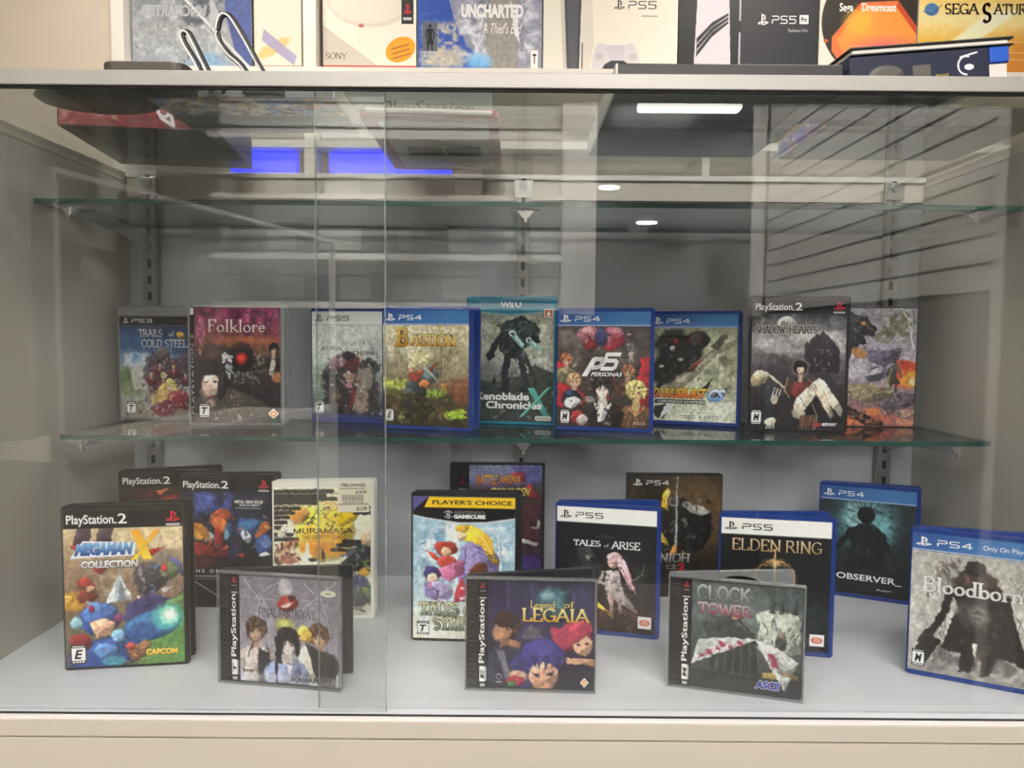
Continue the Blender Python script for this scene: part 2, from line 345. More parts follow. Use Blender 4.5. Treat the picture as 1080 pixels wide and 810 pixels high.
    def fig(s, x, y, h, coat, legs, skin, hair, lean=0, wide=1., al=1.):
        """anonymous standing figure: y = top of the head, h = height, in % of the sheet height"""
        u = h/8; a = s.h/s.w; q = u*a*wide
        s.p([(x-q*.9+lean*.3, y+u*1.4), (x+q*.9+lean*.3, y+u*1.4), (x+q*.7, y+u*4.4), (x+q*1.5, y+u*6.2), (x-q*1.3, y+u*6.2), (x-q*.7, y+u*4.2)], coat, al, 1, .6)
        for e in (-1, 1):
            s.l([(x+e*q*.35, y+u*4.4), (x+e*q*.6, y+u*6.2), (x+e*q*.7, y+u*8)], q*s.w/100*.6, legs, al, .8)
            s.l([(x+e*q*.9+lean*.3, y+u*1.7), (x+e*q*1.4, y+u*3.1), (x+e*q*1.2+lean, y+u*4.4)], q*s.w/100*.45, coat, al, .8)
            s.b(x+e*q*1.2+lean, y+u*4.5, q*.22, q*.22, skin, al, .4)
        s.b(x+lean*.4, y+u*.7, q*.42, q*.5, skin, al, .3); s.b(x+lean*.4, y+u*.45, q*.52, q*.4, hair, al, .3, rough=.1); return s
    # ---- lettering laid over the print
    def poly(s, polys, x0, y0, x1, y1, col, col2=None, layer=1, part='title_lettering', rot=0):
        if not polys: return s
        if rot == 90: polys = [[(-b, a) for a, b in p] for p in polys]
        xs = [a for p in polys for a, _ in p]; ys = [b for p in polys for _, b in p]
        mx, Mx, my, My = min(xs), max(xs), min(ys), max(ys); ax = (x1-x0)*s.w/100/(Mx-mx); ay = (y1-y0)*s.h/100/(My-my)
        c1 = hx(col); c2 = hx(col2) if col2 else c1
        L = s.letters.setdefault(part, ([], [], []))
        for p in polys:
            o = len(L[0])
            for a, b in p:
                t = (b-my)/(My-my)
                L[0].append(((x0*s.w/100+(a-mx)*ax)/1000, -.00016*layer, (s.h-y1*s.h/100+(b-my)*ay)/1000)); L[2].append(c1*t+c2*(1-t))
            L[1].append(tuple(range(o, o+len(p))))
        return s
    def t(s, text, x0, y0, x1, y1, col, font='b', bold=0., shear=0., col2=None, out=None, ow=.03, part='title_lettering', rot=0, layer=2):
        if out:
            e = .35+ow*6
            s.poly(text_polys(text, font, bold+ow, shear), x0-e*100/s.w, y0-e*100/s.h, x1+e*100/s.w, y1+e*100/s.h, out, None, layer, part, rot); layer += 1
        return s.poly(text_polys(text, font, bold, shear), x0, y0, x1, y1, col, col2, layer, part, rot)
    def mark(s, x0, y0, x1, y1, col, col2=None, part='platform_emblem', rot=0):
        if col2: 
            s.poly(PSMARK+[], x0, y0, x1, y1, col, None, 2, part, rot)
            return s.poly([[(0,.02),(1.2,.02),(1.2,.2),(0,.2)]], x0, y0+(y1-y0)*.78, x1, y0+(y1-y0)*.95, col2, None, 1, part, rot)
        return s.poly(PSMARK, x0, y0, x1, y1, col, None, 2, part, rot)
    def quad(s, x0, y0, x1, y1, col, part, layer=1): return s.poly([[(0,0),(1,0),(1,1),(0,1)]], x0, y0, x1, y1, col, None, layer, part)
    def esrb(s, x0, y0, x1, y1, ch, part='rating_label', rot=0):
        w, h = x1-x0, y1-y0
        s.quad(x0, y0, x1, y1, '#15151a', part, 1)
        if rot:
            s.quad(x0+.12*w, y0+.06*h, x0+.8*w, y1-.06*h, '#e8e8e4', part, 2)
            s.t(ch, x0+.22*w, y0+.24*h, x0+.7*w, y0+.78*h, '#15151a', 'b', .03, .1, part=part, layer=3, rot=90)
            s.quad(x0+.86*w, y0+.1*h, x0+.95*w, y1-.1*h, '#cfcfca', part, 2); return s
        s.quad(x0+.05*w, y0+.17*h, x1-.05*w, y0+.84*h, '#ecece8', part, 2)
        s.t(ch, x0+.22*w, y0+.26*h, x0+.8*w, y0+.76*h, '#121216', 'b', .035, .22, part=part, layer=3)
        for k in range(4): s.quad(x0+(.1+.21*k)*w, y0+.88*h, x0+(.26+.21*k)*w, y0+.96*h, '#dcdcd8', part, 2)
        s.quad(x0+.1*w, y0+.06*h, x1-.1*w, y0+.12*h, '#c8c8c4', part, 2); return s
    def crop(s, h):
        n = int(h*s.res)+1; s.c = s.c[-n:]; s.ny = n; s.h = h; s.y = np.linspace(0, h, n); return s
    # ---- to objects
    def make(s, parent, x=0, y=0, z=0, name='cover_sheet', m=None, label=None):
        me = bpy.data.meshes.new(name); nx, ny = s.nx, s.ny
        gx, gz = np.meshgrid(s.x/1000, (s.h-s.y)/1000)
        co = np.zeros((ny*nx, 3), np.float32); co[:, 0] = gx.ravel(); co[:, 2] = gz.ravel()
        i = np.arange((ny-1)*(nx-1)); r = i//(nx-1)*nx+i % (nx-1)
        q = np.stack([r, r+nx, r+nx+1, r+1], 1).astype(np.int32)
        me.vertices.add(nx*ny); me.vertices.foreach_set('co', co.ravel()); me.loops.add(q.size); me.loops.foreach_set('vertex_index', q.ravel())
        me.polygons.add(len(q)); me.polygons.foreach_set('loop_start', np.arange(0, q.size, 4, dtype=np.int32))
        me.update(calc_edges=True)
        at = me.attributes.new('Col', 'FLOAT_COLOR', 'POINT'); c4 = np.ones((ny*nx, 4), np.float32); c4[:, :3] = ink(np.clip(s.c.mean(2, keepdims=True)*.1+s.c*.9, 0, 1)).reshape(-1, 3)
        at.data.foreach_set('color', c4.ravel()); me.materials.append(m or M['print'])
        o = bpy.data.objects.new(name, me); C.objects.link(o); o.parent = parent; o.location = (x, y, z)
        if label: o['label'] = label
        for part, (v, f, cc) in s.letters.items():
            me = bpy.data.meshes.new(part); me.from_pydata(v, [], f); at = me.attributes.new('Col', 'FLOAT_COLOR', 'POINT')
            c4 = np.ones((len(v), 4), np.float32); c4[:, :3] = ink(np.array(cc)); at.data.foreach_set('color', c4.ravel()); me.materials.append(m or M['print'])
            lo = bpy.data.objects.new(part, me); C.objects.link(lo); lo.parent = o
        return o
# ================================================================ printed sheets
def hdr4(a, right=None):
    a.vg([(0, '#234a8e'), (12, '#2a58a2')]); 
    for k in range(20): a.r(k*5, 0, k*5+5.2, 11.6, '#4f9ad2', .035*k if k < 16 else .5)
    a.r(0, 11.6, 100, 12.3, '#c8d4e4')
    a.mark(3, 2.6, 15, 9.4, '#eef2f8').t('PS4', 19, 4, 46, 8.6, '#e2e9f4', 'l', .02, part='platform_lettering')
    if right: a.t(right, 54, 4.4, 98, 8.6, '#e8eef6', part='platform_lettering')
    return a
def hdr5(a):
    a.r(0, 0, 100, 12.4, '#e9e9e4').r(0, 12.4, 100, 12.9, '#8c8c8a')
    return a.mark(3.5, 2.6, 15, 9.6, '#1c1c20').t('PS5', 19, 4, 47, 8.8, '#202024', 'l', .02, part='platform_lettering')
def hdr2(a, y=10.5):
    a.r(0, 0, 100, y, '#141416')
    a.t('PlayStation', 3, y*.24, 42, y*.9, '#f0f0f0', 'b', .012, part='platform_lettering').t('.', 42.6, y*.66, 44.4, y*.76, '#f0f0f0', 'b', .02, part='platform_lettering')
    a.t('2', 45.5, y*.2, 53, y*.76, '#f0f0f0', 'b', .012, part='platform_lettering')
    a.mark(86, y*.12, 98, y*.72, '#c8283c').r(86, y*.84, 98, y*.96, '#b8b8b8'); return a
def diamond(a, x0, y0, x1, y1):
    p = 'publisher_mark'
    a.poly([[(0,.5),(.5,0),(1,.5),(.5,1)]], x0, y0, x1, y1, '#f2eada', None, 1, p)
    return a.poly([[(0,.5),(.5,0),(1,.5),(.5,1)]], x0+(x1-x0)*.14, y0+(y1-y0)*.14, x1-(x1-x0)*.14, y1-(y1-y0)*.14, '#e08a30', None, 2, p).poly([[(0,.4),(.5,.75),(1,.6),(.5,.3)]], x0+(x1-x0)*.34, y0+(y1-y0)*.34, x1-(x1-x0)*.34, y1-(y1-y0)*.34, '#fff4dc', None, 3, p)
def oval_mark(a, x0, y0, x1, y1):
    p = 'publisher_mark'; w, h = x1-x0, y1-y0
    a.quad(x0, y0, x1, y1, '#f2efe8', p)
    a.poly([_o(.5, .5, .5, .5)[:-1]], x0+.1*w, y0+.22*h, x1-.1*w, y1-.22*h, '#d8583c', None, 2, p)
    a.poly([_o(.5, .5, .5, .5)[:-1]], x0+.2*w, y0+.3*h, x1-.2*w, y1-.3*h, '#f2d8b8', None, 3, p)
    a.t('BANDAI', x0+.16*w, y0+.36*h, x1-.16*w, y0+.5*h, '#c03020', 'b', .03, part=p, layer=4)
    return a.t('NAMCO', x0+.2*w, y0+.53*h, x1-.2*w, y0+.66*h, '#c03020', 'b', .03, part=p, layer=4)

def art_astria():
    a = Art(128, 160, '#ccd2cc')
    a.vg([(12, '#d4d6d2'), (40, '#c8cec8'), (70, '#98a49a'), (100, '#3a3f50')], rough=8)
    a.cl('#e4e6e2', (0, 14, 100, 60), 20, 3, .55, .3, .6).cl('#7f9482', (0, 45, 25, 95), 10, 4, .5, .3, .7)
    for k in range(26):
        g = random.Random(k); x = g.uniform(36, 78); y = 37-(1-abs(x-57)/23)*g.uniform(6, 19)
        a.l([(x, y), (x+g.uniform(-7, 7), y+g.uniform(-5, 6))], .7, '#8d8f94', .8)
    a.l([(35, 37), (56, 17), (80, 38)], .6, '#94969a', .8)
    a.b(48, 66, 30, 26, '#2a2830', .9, .35, 10, .3).b(36, 80, 22, 22, '#25242c', .9, .3, 0, .3).b(60, 82, 26, 24, '#3a3234', .85, .3, 0, .3).b(70, 52, 14, 14, '#33363a', .85, .3, 0, .35)
    a.p([(12, 58), (30, 62), (20, 68)], '#20222c', .9).p([(62, 44), (78, 48), (72, 64)], '#2a2c34', .9)
    a.b(33, 46, 12, 7, '#8a5f70', .9, .4, -20, .3).b(52, 47, 9, 9, '#5a2026', .85, .4, 60, .3).b(46, 41, 8, 5, '#241c20', .9)
    a.sh(50, (18, 42, 78, 95), ['#1c1b22', '#2f2d35', '#6b4a44', '#b49a8c', '#6f2b34', '#454a52', '#8d8378', '#cfc4bb'], 9, 7, .85)
    a.b(66, 62, 10, 14, '#b4a394', .75, .4, 15, .25).b(62, 82, 9, 15, '#b49c90', .75, .4, 10, .2).p([(50, 70), (56, 76), (50, 92), (46, 90)], '#7e222c', .9)
    a.b(48, 64, 5, 5, '#d8b4a6', .9, .3).b(47, 60, 9, 4, '#a08472', .9, .3, 0, .2).b(30, 79, 6, 4, '#7d5f48', .8, .4).b(46, 69, 4, 3, '#d89aa6', .8)
    a.sp(50, (16, 42, 82, 96), ['#d9cfc6', '#16161c', '#8d3640', '#c3a28e', '#3c4048'], .6, 1.8, 11, .8)
    a.vg([(96, '#2b3568'), (100, '#26306a')])
    a.t('ASTRIA', 11, 33, 39, 36.4, '#2c2c34', 's', .02).t('ASCENDING', 36, 36.6, 82, 40.6, '#2c2c34', 's', .02)
    a.n(.14, 3, 2, (0, 14, 100, 100)); hdr5(a); a.esrb(3.5, 83, 15, 96, 'T')
    a.t('A', 86, 88, 92, 93, '#d8d8d8', part='publisher_mark').quad(84, 94, 99, 95.4, '#bcbcc0', 'publisher_mark')
    return a
def art_bastion():
    a = Art(128, 160, '#8d8468')
    a.vg([(11, '#d2cba8'), (28, '#b9b08c'), (45, '#8f876c'), (62, '#6c5f48'), (80, '#453a28'), (100, '#37301f')], rough=12)
    a.cl('#e4dfc4', (0, 12, 70, 45), 22, 3, .5, .35, .8).cl('#77704f', (40, 30, 100, 62), 18, 5, .5, .3, .6).cl('#a39a80', (50, 38, 100, 60), 14, 6, .6, .3, .6)
    a.b(95, 70, 17, 15, '#7a4430', .8, .6, 0, .3).b(90, 63, 12, 10, '#8a5a3c', .5, .6)
    a.p([(0, 60), (26, 63), (46, 70), (50, 76), (30, 73), (0, 68)], '#a8b040', 1, 1.2, .8).p([(0, 66), (30, 71), (48, 77), (40, 84), (0, 72)], '#5a5a2c', 1, 1.5, .8)
    a.sp(60, (0, 60, 34, 69), ['#c8d060', '#8a9434', '#d4d88a', '#6f7c2c'], .6, 1.8, 2, .8, 3, 10)
    a.p([(20, 72), (80, 72), (86, 88), (60, 96), (24, 92)], '#403825', .9, 3, 1.5).b(40, 88, 20, 14, '#2c281c', .8, .4, 0, .3)
    a.sp(70, (5, 76, 80, 98), ['#5a4c32', '#2c281a', '#6d6a3a', '#3f4a2a', '#77694a'], .8, 2.6, 9, .7)
    a.l([(69, 31), (69, 66)], 2.2, '#4a3f30').l([(69.4, 31), (69.4, 66)], .7, '#a8987a')
    a.r(68, 62.5, 75, 71, '#a8703c').r(68, 62.5, 75, 64.5, '#c89458')
    # crouching traveller seen from the side
    a.b(47, 59, 14, 11, '#4a5658', 1, .25, -30, .1).b(56, 54, 11, 8, '#6a8084', 1, .25, 40).l([(51, 50), (64, 60)], 2, '#b8b49c').l([(54, 48), (66, 57)], 1.6, '#344448')
    a.b(39, 53, 8, 9, '#b8643a', 1, .3, 20, .15).b(37, 59, 5, 8, '#9a3c2c', 1, .3, -15).p([(52, 50), (66, 44), (58, 54)], '#70402c', 1)
    a.b(36, 50, 6, 6, '#d8a888', 1, .3).b(42, 42, 14, 10, '#d8cfa0', 1, .2, -10, .25)
    for k in range(22):
        t = R(150+k*12); a.l([(42+8*math.cos(t), 42+6*math.sin(t)), (42+16*math.cos(t+.3), 42+10*math.sin(t+.3))], 2.2, ['#e4dcb4', '#c4b886', '#a89868'][k % 3], .95, .8, 1)
    a.b(49, 64, 6, 5, '#c8743c', .95, .3).b(35, 66, 8, 6, '#3f4c50', 1, .3).b(45, 70, 8, 5, '#2f3436', 1, .3).b(30, 70, 7, 4, '#5a6464', .9)
    a.sp(60, (52, 69, 74, 74), ['#7ea030', '#b0cc48', '#5a7826'], .4, 1.4, 4, .9, 4, -70).sp(40, (74, 86, 97, 93), ['#90b828', '#c4e040', '#6a9020'], .5, 1.6, 5, .9, 4, 10)
    for k in range(16): a.l([(82+k*.7, 92), (76+k*1.4, 80+abs(k-8)*1.1)], 1.2, ['#b4dc3c', '#88b42c'][k % 2], .95, .7, 1)
    a.b(22, 93, 4, 2, '#9cac6c', .8).n(.2, 3, 8, (0, 13, 100, 100)).n(.12, 12, 9, (0, 13, 100, 100))
    a.t('B', 14, 14, 31, 31.6, '#f0d890', 's', .07, 0, '#c8922c', '#4c3618', .06).t('ASTION', 31, 20.4, 86, 31, '#f0dc98', 's', .05, 0, '#d09a34', '#4c3618', .05)
    a.l([(68, 20), (66, 15), (72, 13)], 2, '#c8a850')
    hdr4(a); return a.esrb(3, 85.5, 13, 97, 'E')
def art_xeno():
    a = Art(128, 181, '#6a706c')
    a.vg([(8, '#8c9084'), (30, '#a2a492'), (46, '#b4b8a8'), (62, '#7c847e'), (80, '#48524c'), (100, '#303a34')], rough=10)
    a.cl('#c8c8b0', (0, 12, 100, 40), 20, 3, .55, .3, .7, (2, 1)).cl('#5c625c', (0, 10, 100, 36), 16, 8, .55, .3, .7, (2, 1)).cl('#e0e2d4', (55, 45, 100, 62), 10, 5, .55, .3, .7)
    a.p([(60, 62), (78, 54), (100, 60), (100, 76), (40, 76), (0, 72), (0, 66), (30, 68)], '#3c443f', .95, 2, 1.5).r(0, 72, 100, 100, '#333d37', .9)
    # tall walking machine
    d = '#20272a'
    a.p([(38, 20), (60, 13), (78, 20), (84, 34), (66, 40), (56, 48), (44, 48), (34, 40)], d, 1, 1.2, 1).b(70, 24, 14, 8, '#3a4548', 1, .2, 25, .2).b(48, 24, 12, 8, '#2b3336', 1, .2, 0, .2)
    a.l([(40, 28), (30, 38), (24, 48)], 9, '#262e31', 1).b(25, 46, 5, 4, d).l([(46, 46), (42, 60), (44, 72)], 11, d, 1).l([(60, 44), (64, 58), (68, 72)], 10, '#262e32', 1).l([(64, 44), (76, 62)], 6, '#2c3438', 1)
    a.p([(36, 72), (46, 70), (50, 75), (34, 75)], d).p([(60, 72), (72, 70), (76, 75), (58, 75)], d)
    a.sh(46, (34, 16, 80, 48), ['#46545a', '#161b1e', '#5e6e70', '#2e383c'], 8, 5, .85).sh(26, (38, 48, 72, 72), ['#46545a', '#161b1e', '#586668'], 6, 6, .85)
    a.l([(52, 29), (62, 37)], 8, '#7fb4b0').l([(53, 28.5), (62, 36.5)], 3, '#c8ece4').b(51.5, 28, 4, 4, '#d8f4ec').b(51.5, 28, 2.4, 2.4, '#2c4244').l([(72, 34), (82, 40)], 7, '#78aeaa').l([(72, 33.5), (82, 39)], 2.5, '#c0e8e0').b(70, 33, 3.4, 3.4, '#c8ece4').b(70, 33, 1.9, 1.9, '#2c4244')
    a.fig(29, 63, 9, '#1e2626', '#1e2626', '#1e2626', '#1e2626').fig(78, 64, 8, '#1e2626', '#1e2626', '#1e2626', '#1e2626')
    a.sp(80, (0, 74, 100, 98), ['#46554a', '#222a26', '#5f6f60', '#8a968a'], .5, 1.8, 3, .6).n(.2, 3, 4, (0, 10, 100, 100))
    a.vg([(0, '#1c7f9c'), (8, '#237fa0')]).p([(0, 8), (0, 6), (100, 6), (100, 8), (80, 11), (50, 12.4), (20, 11)], '#2a88a6', 1, .6).l([(0, 8), (20, 11), (50, 12.4), (80, 11), (100, 8)], .9, '#90c4c8')
    a.t('Wii', 37, 2, 52, 7, '#e8f2f4', 'b', .02, part='platform_lettering').t('U', 54, 2.4, 61, 6.6, '#e8f2f4', 'b', .03, part='platform_lettering')
    a.t('Xenoblade', 5, 76.3, 71, 82.6, '#f4f6f4', 'b', .035).t('Chronicles', 20, 83.4, 86, 89.6, '#f4f6f4', 'b', .035)
    q = 'title_lettering'
    a.poly([[(.02,1),(.3,1),(.98,.12),(.7,.12)]], 69, 72, 95, 95, '#5fb4a6', '#3f8f84', 1, q).poly([[(.98,1),(1.06,1),(.14,-.12),(.06,-.12)]], 62, 71, 97, 95, '#4aa898', None, 3, q).poly([[(.9,1),(.97,1),(.07,-.1),(0,-.1)]], 60, 72, 94, 96, '#8ad0c2', None, 3, q)
    a.poly([arc(.9,.5,.1,.5,-90,90)+arc(.1,.5,.1,.5,90,270)], 78, 95, 97, 98.8, '#c8ccc4', None, 1, 'publisher_mark').t('Nintendo', 80.5, 95.9, 94.5, 97.9, '#3a4440', part='publisher_mark')
    a.quad(88, 7.8, 98, 14.6, '#d8dcd4', 'award_badge').quad(88.8, 8.4, 97.2, 14, '#b86040', 'award_badge', 2).poly([[(.5,1),(.1,.4),(.3,0),(.7,0),(.9,.4)]], 90.5, 9.2, 95.5, 13.4, '#efe4d8', None, 3, 'award_badge')
    return a
def art_p5():
    a = Art(128, 160, '#3a322e')
    a.vg([(12, '#40383a'), (50, '#4a423e'), (100, '#332823')], rough=15).cl('#6a625c', (0, 12, 100, 60), 14, 3, .55, .25, .7).cl('#8d8478', (0, 14, 30, 34), 9, 6, .5, .3, .6)
    a.b(34, 20, 12, 9, '#b06a78', 1, .3, -20, .2).b(62, 20, 11, 9, '#b4586a', 1, .3, 20, .2).b(36, 28, 10, 6, '#8c2230', 1, .3, 20, .2).b(62, 28, 12, 6, '#922834', 1, .3, -20, .2).b(48, 22, 7, 10, '#3a3f6e', 1, .3, 0, .2).b(33, 16, 6, 3, '#e0a8ac', .8).b(63, 16, 6, 3, '#dc98a2', .8)
    a.sh(22, (22, 14, 80, 32), ['#d8c4c0', '#5c1c26', '#2a2a40', '#c87c88', '#6a1f2c'], 7, 4, .8)
    a.p([(0, 42), (14, 48), (18, 66), (8, 84), (0, 82)], '#b0242c', 1, 1, 1.2).p([(90, 40), (100, 36), (100, 92), (88, 92), (84, 84)], '#a8222c', 1, 1, 1.2).b(14, 64, 10, 9, '#b42830', .9, .3, 0, .3)
    a.bust(10, 42, 5.5, '#dcb496', '#a85c34', '#6c6a4a', 1).bust(80, 34, 4.6, '#c4b4a4', '#4e4e50', '#4a4844', -1).bust(77, 52, 6, '#cfa88a', '#8f6038', '#4a362e', -1).bust(19, 61, 6, '#dfc0a4', '#b08a64', '#96302c', 1).bust(86, 69, 9, '#d8c07e', '#c0b268', '#6a4a34', -1)
    a.bust(50, 66, 10, '#e8dccc', '#22201f', '#2a2422', .6).p([(44, 88), (50, 78), (55, 84), (52, 94), (46, 96)], '#f0ece8', 1, 1, .6).p([(40, 78), (48, 82), (44, 86)], '#e8e4e0').p([(60, 78), (54, 82), (58, 86)], '#e8e4e0')
    a.b(16, 76, 11, 10, '#1e1f2a', 1, .15).b(17, 79, 9, 6, '#d6dcde', 1, .2, -15).b(14, 71, 4, 3, '#31508c', 1).b(24, 92, 8, 8, '#a82c34', .9, .3).b(28, 94, 6, 7, '#d4ccc8', .9, .3, 30, .2).b(36, 76, 6, 4, '#c8c0b4', .6)
    a.sh(30, (4, 34, 96, 96), ['#d8d0c8', '#201a18', '#7c1f28', '#8d7c6c', '#4a3c36'], 6, 9, .6).sp(50, (0, 34, 100, 98), ['#1c1816', '#b8a898', '#96242c', '#594a42'], .5, 1.8, 12, .7)
    a.b(46, 47, 22, 12, '#312a28', .6, .6).n(.14, 3, 4, (0, 13, 100, 100))
    q = 'title_lettering'
    a.t('P', 27, 39, 54, 56, '#f4f2ee', 'm', .08, .45, None, '#241e1c', .03).t('5', 47, 35, 70, 51, '#f4f2ee', 'l', .12, .35, None, '#241e1c', .03, layer=4)
    a.poly([[(0,0),(1,0),(1,1),(0,1)]], 36, 51.6, 72, 56.4, '#241e1c', None, 1, q).t('PERSONA5', 37, 52.2, 71, 55.8, '#f4f2ee', 'b', .02, .35, layer=3)
    a.t('ATLUS', 83, 94.5, 96, 97, '#c8c0b8', part='publisher_mark'); hdr4(a); return a.esrb(4, 85, 14.5, 97.5, 'M')
def art_dar():
    a = Art(128, 160, '#b0b08c')
    a.vg([(12, '#8f9074'), (35, '#a8aa80'), (60, '#b4b894'), (80, '#c4c8ac'), (100, '#ccd0ba')], rough=14)
    a.cl('#d8dac0', (40, 14, 100, 90), 18, 3, .5, .3, .8).cl('#74785a', (50, 35, 100, 80), 14, 4, .55, .3, .7).cl('#e4e6d6', (50, 80, 100, 100), 10, 7, .45, .3, .8)
    a.b(32, 36, 30, 24, '#24221f', .95, .3, 30, .25).b(56, 24, 13, 11, '#2a2a26', .95, .2, 0, .1).b(54, 24, 8, 7, '#4c4d44', .9, .3).b(18, 50, 20, 18, '#2b2825', .9, .4, 0, .3)
    a.sh(44, (4, 16, 62, 62), ['#3c3a34', '#12110f', '#6a685c', '#8f1f24', '#514d44'], 9, 5, .8).b(30, 26, 3, 4, '#b0242c', .9).b(27, 32, 3, 3, '#d8d4cc', .9).b(14, 49, 3, 1.5, '#efece4', .9).b(36, 42, 3, 1.4, '#dad6cc', .9)
    a.p([(20, 68), (48, 48), (70, 34), (100, 23), (100, 27), (76, 38), (52, 60), (26, 78)], '#8b8670', 1, 1).p([(30, 64), (56, 46), (76, 33), (62, 46), (40, 64)], '#c6c0ac', 1, .8).p([(40, 54), (58, 43), (64, 40), (50, 54)], '#a83a2c', 1, .8).p([(70, 30), (84, 18), (90, 20), (78, 34)], '#5d5b48', 1, 1).p([(78, 40), (88, 38), (92, 44), (84, 46)], '#6f7058', .9, 2)
    a.p([(4, 70), (28, 50), (26, 56), (4, 80)], '#3c3a32', 1).p([(56, 74), (74, 58), (66, 72)], '#2f2d28', 1).p([(72, 76), (94, 66), (80, 78)], '#3a3834').p([(4, 88), (28, 82), (18, 98), (8, 98)], '#2c2c2a', 1, 1).p([(20, 84), (34, 80), (26, 90), (12, 99)], '#f0f0ea', .9, 1).p([(0, 80), (14, 78), (4, 92)], '#e8e8e0', .9)
    for (x, y) in ((60, 88), (84, 80), (36, 87), (90, 76)):
        a.l([(x+6*math.cos(R(60*k)), y+4.8*math.sin(R(60*k))) for k in range(7)], .6, '#6c705c', .7)
    a.n(.16, 3, 4, (0, 13, 100, 100))
    a.t('DARIUSBURST', 4, 69, 67, 78.5, '#f4d040', 'b', .04, .35, '#e0602c', '#2a1c18', .05).t('CS', 68, 69, 88, 80.5, '#e8eef4', 'b', .06, .4, '#5c88c8', '#1c2a50', .06)
    a.poly([[(0,0),(1,0),(1.02,1),(.02,1)]], 6, 80, 66, 83.8, '#20242c', None, 1, 'title_lettering').t('CHRONICLE SAVIOURS', 10, 80.8, 65, 83, '#f0f2f4', 'b', .02, .3)
    a.t('TAITO', 64, 94.2, 80, 97.4, '#2c302c', 'b', .01, .0, part='publisher_mark').t('s', 58, 94.6, 61, 97, '#2c302c', part='publisher_mark').quad(38, 94.6, 54, 95.4, '#5a5e54', 'publisher_mark').quad(40, 96.4, 54, 97.2, '#5a5e54', 'publisher_mark')
    return hdr4(a)
def art_shadow():
    a = Art(128, 181, '#5a565a')
    a.vg([(10, '#2c2b2e'), (20, '#6c6a6e'), (32, '#a8a4a4'), (42, '#6f686c'), (56, '#443e42'), (75, '#2c292c'), (100, '#242124')], rough=12)
    a.cl('#c8c6c6', (0, 22, 100, 42), 18, 3, .5, .3, .85, (1.6, 1)).cl('#3a3538', (0, 40, 60, 62), 16, 8, .5, .3, .6).cl('#7a7478', (55, 42, 100, 70), 12, 9, .55, .3, .5)
    a.b(37, 20, 11, 11, '#cfccc4', .95, .12).b(40, 22, 9, 9, '#8a8884', .7, .4, 0, .3).b(33, 18, 3, 3, '#8c8a84', .7)
    for x, h in ((60, 34), (65, 30), (70, 27), (76, 25), (81, 28), (86, 31), (90, 36)): a.p([(x-3.5, 56), (x-3.5, h+2), (x, h-2), (x+3.5, h+2), (x+3.5, 56)], '#2b282c', .95, 1, .5)
    a.sp(30, (66, 38, 84, 56), ['#8d888c', '#4a464a', '#b4aeb0'], .4, 1.1, 4, .7).b(74, 62, 16, 12, '#2c282c', .7, .5)
    # a standing person in a dark coat carrying another
    a.p([(24, 70), (42, 62), (62, 62), (74, 68), (70, 84), (66, 100), (18, 100), (16, 82)], '#2a272a', 1, 1.5, 1).p([(44, 63), (62, 63), (62, 72), (50, 76), (42, 72)], '#6a2a2a', 1, 1).p([(38, 60), (46, 64), (40, 74), (34, 72)], '#4a3a30', 1).l([(40, 60), (36, 70), (42, 75)], 1.2, '#a8977c').l([(62, 62), (70, 66)], 3, '#6a5238')
    a.b(53, 52, 9.5, 10, '#8c8680', .6, .3).b(53, 52, 7.5, 8, '#1c191a', 1, .15, 0, .15).b(53, 54, 4, 5.4, '#d8bca4', 1, .25).b(53, 49.6, 6.5, 3.4, '#1c191a', 1, .3, 0, .2).r(51, 57.6, 55, 63, '#c4a48c').b(51.3, 53.4, .8, .5, '#2a2222').b(54.8, 53.4, .8, .5, '#2a2222').b(53, 56.6, 1.1, .4, '#8a4a40')
    a.b(10, 60, 9, 8, '#c2b49c', 1, .2, -20, .1).b(15, 58, 5, 4, '#ddd0bc', 1, .3).b(6, 63, 6, 6, '#a89878', .9, .3, 0, .2).l([(19, 58), (30, 64), (36, 68)], 3.2, '#d4c6b2').b(22, 72, 9, 12, '#33363c', 1, .3, 10, .1).p([(16, 70), (26, 68), (30, 90), (20, 100), (14, 96)], '#2b2e34', 1)
    for k in range(3): a.l([(26+k*3, 68+k*.6), (24+k*3, 74)], 1.2, '#e4dcd0')
    a.b(26, 77, 4, 5, '#d4c8b8', .9, .4).b(22, 94, 7, 4, '#d8d0c0', 1, .3, -20, .2); [a.l([(20+k*2, 95), (18+k*2.6, 99.5)], 1.4, '#d8d0c0') for k in range(4)]
    a.p([(48, 77), (66, 63), (74, 60), (79, 64), (72, 70), (60, 84), (52, 90), (46, 86)], '#d8ccb8', 1, 1.2).p([(72, 60), (79, 62), (99, 84), (97, 90), (92, 86), (72, 68)], '#e0d4c2', 1, 1.2).p([(70, 64), (76, 66), (90, 88), (86, 92), (70, 72)], '#c9bca8', 1, 1.2)
    for k in range(3): a.l([(62+k*2.4, 66.5-k*1.2), (66+k*2.4, 70-k)], 1., '#2a2424')
    a.l([(52, 74), (62, 84)], 1.1, '#2c2426').p([(86, 90), (99, 90), (98, 94), (90, 93), (88, 96)], '#1c1a1c').b(52, 88, 7, 6, '#b9ac9c', .9, .4, 0, .35).p([(54, 90), (70, 88), (72, 100), (52, 100)], '#5a3c2c', .9, 1, .6).l([(66, 80), (72, 90), (70, 100)], 1.4, '#8d8478')
    for k in range(4): a.l([(57+k*4, 90), (56+k*4, 100)], .8, '#93785a', .8)
    a.n(.16, 3, 4, (0, 11, 100, 100)); hdr2(a)
    a.t('SHADOW', 4, 19.4, 36, 26, '#3a3836', 's', .05, 0, None, '#e6e3dc', .05).t('HEARTS', 39, 19.4, 70, 26, '#3a3836', 's', .05, 0, None, '#e6e3dc', .05)
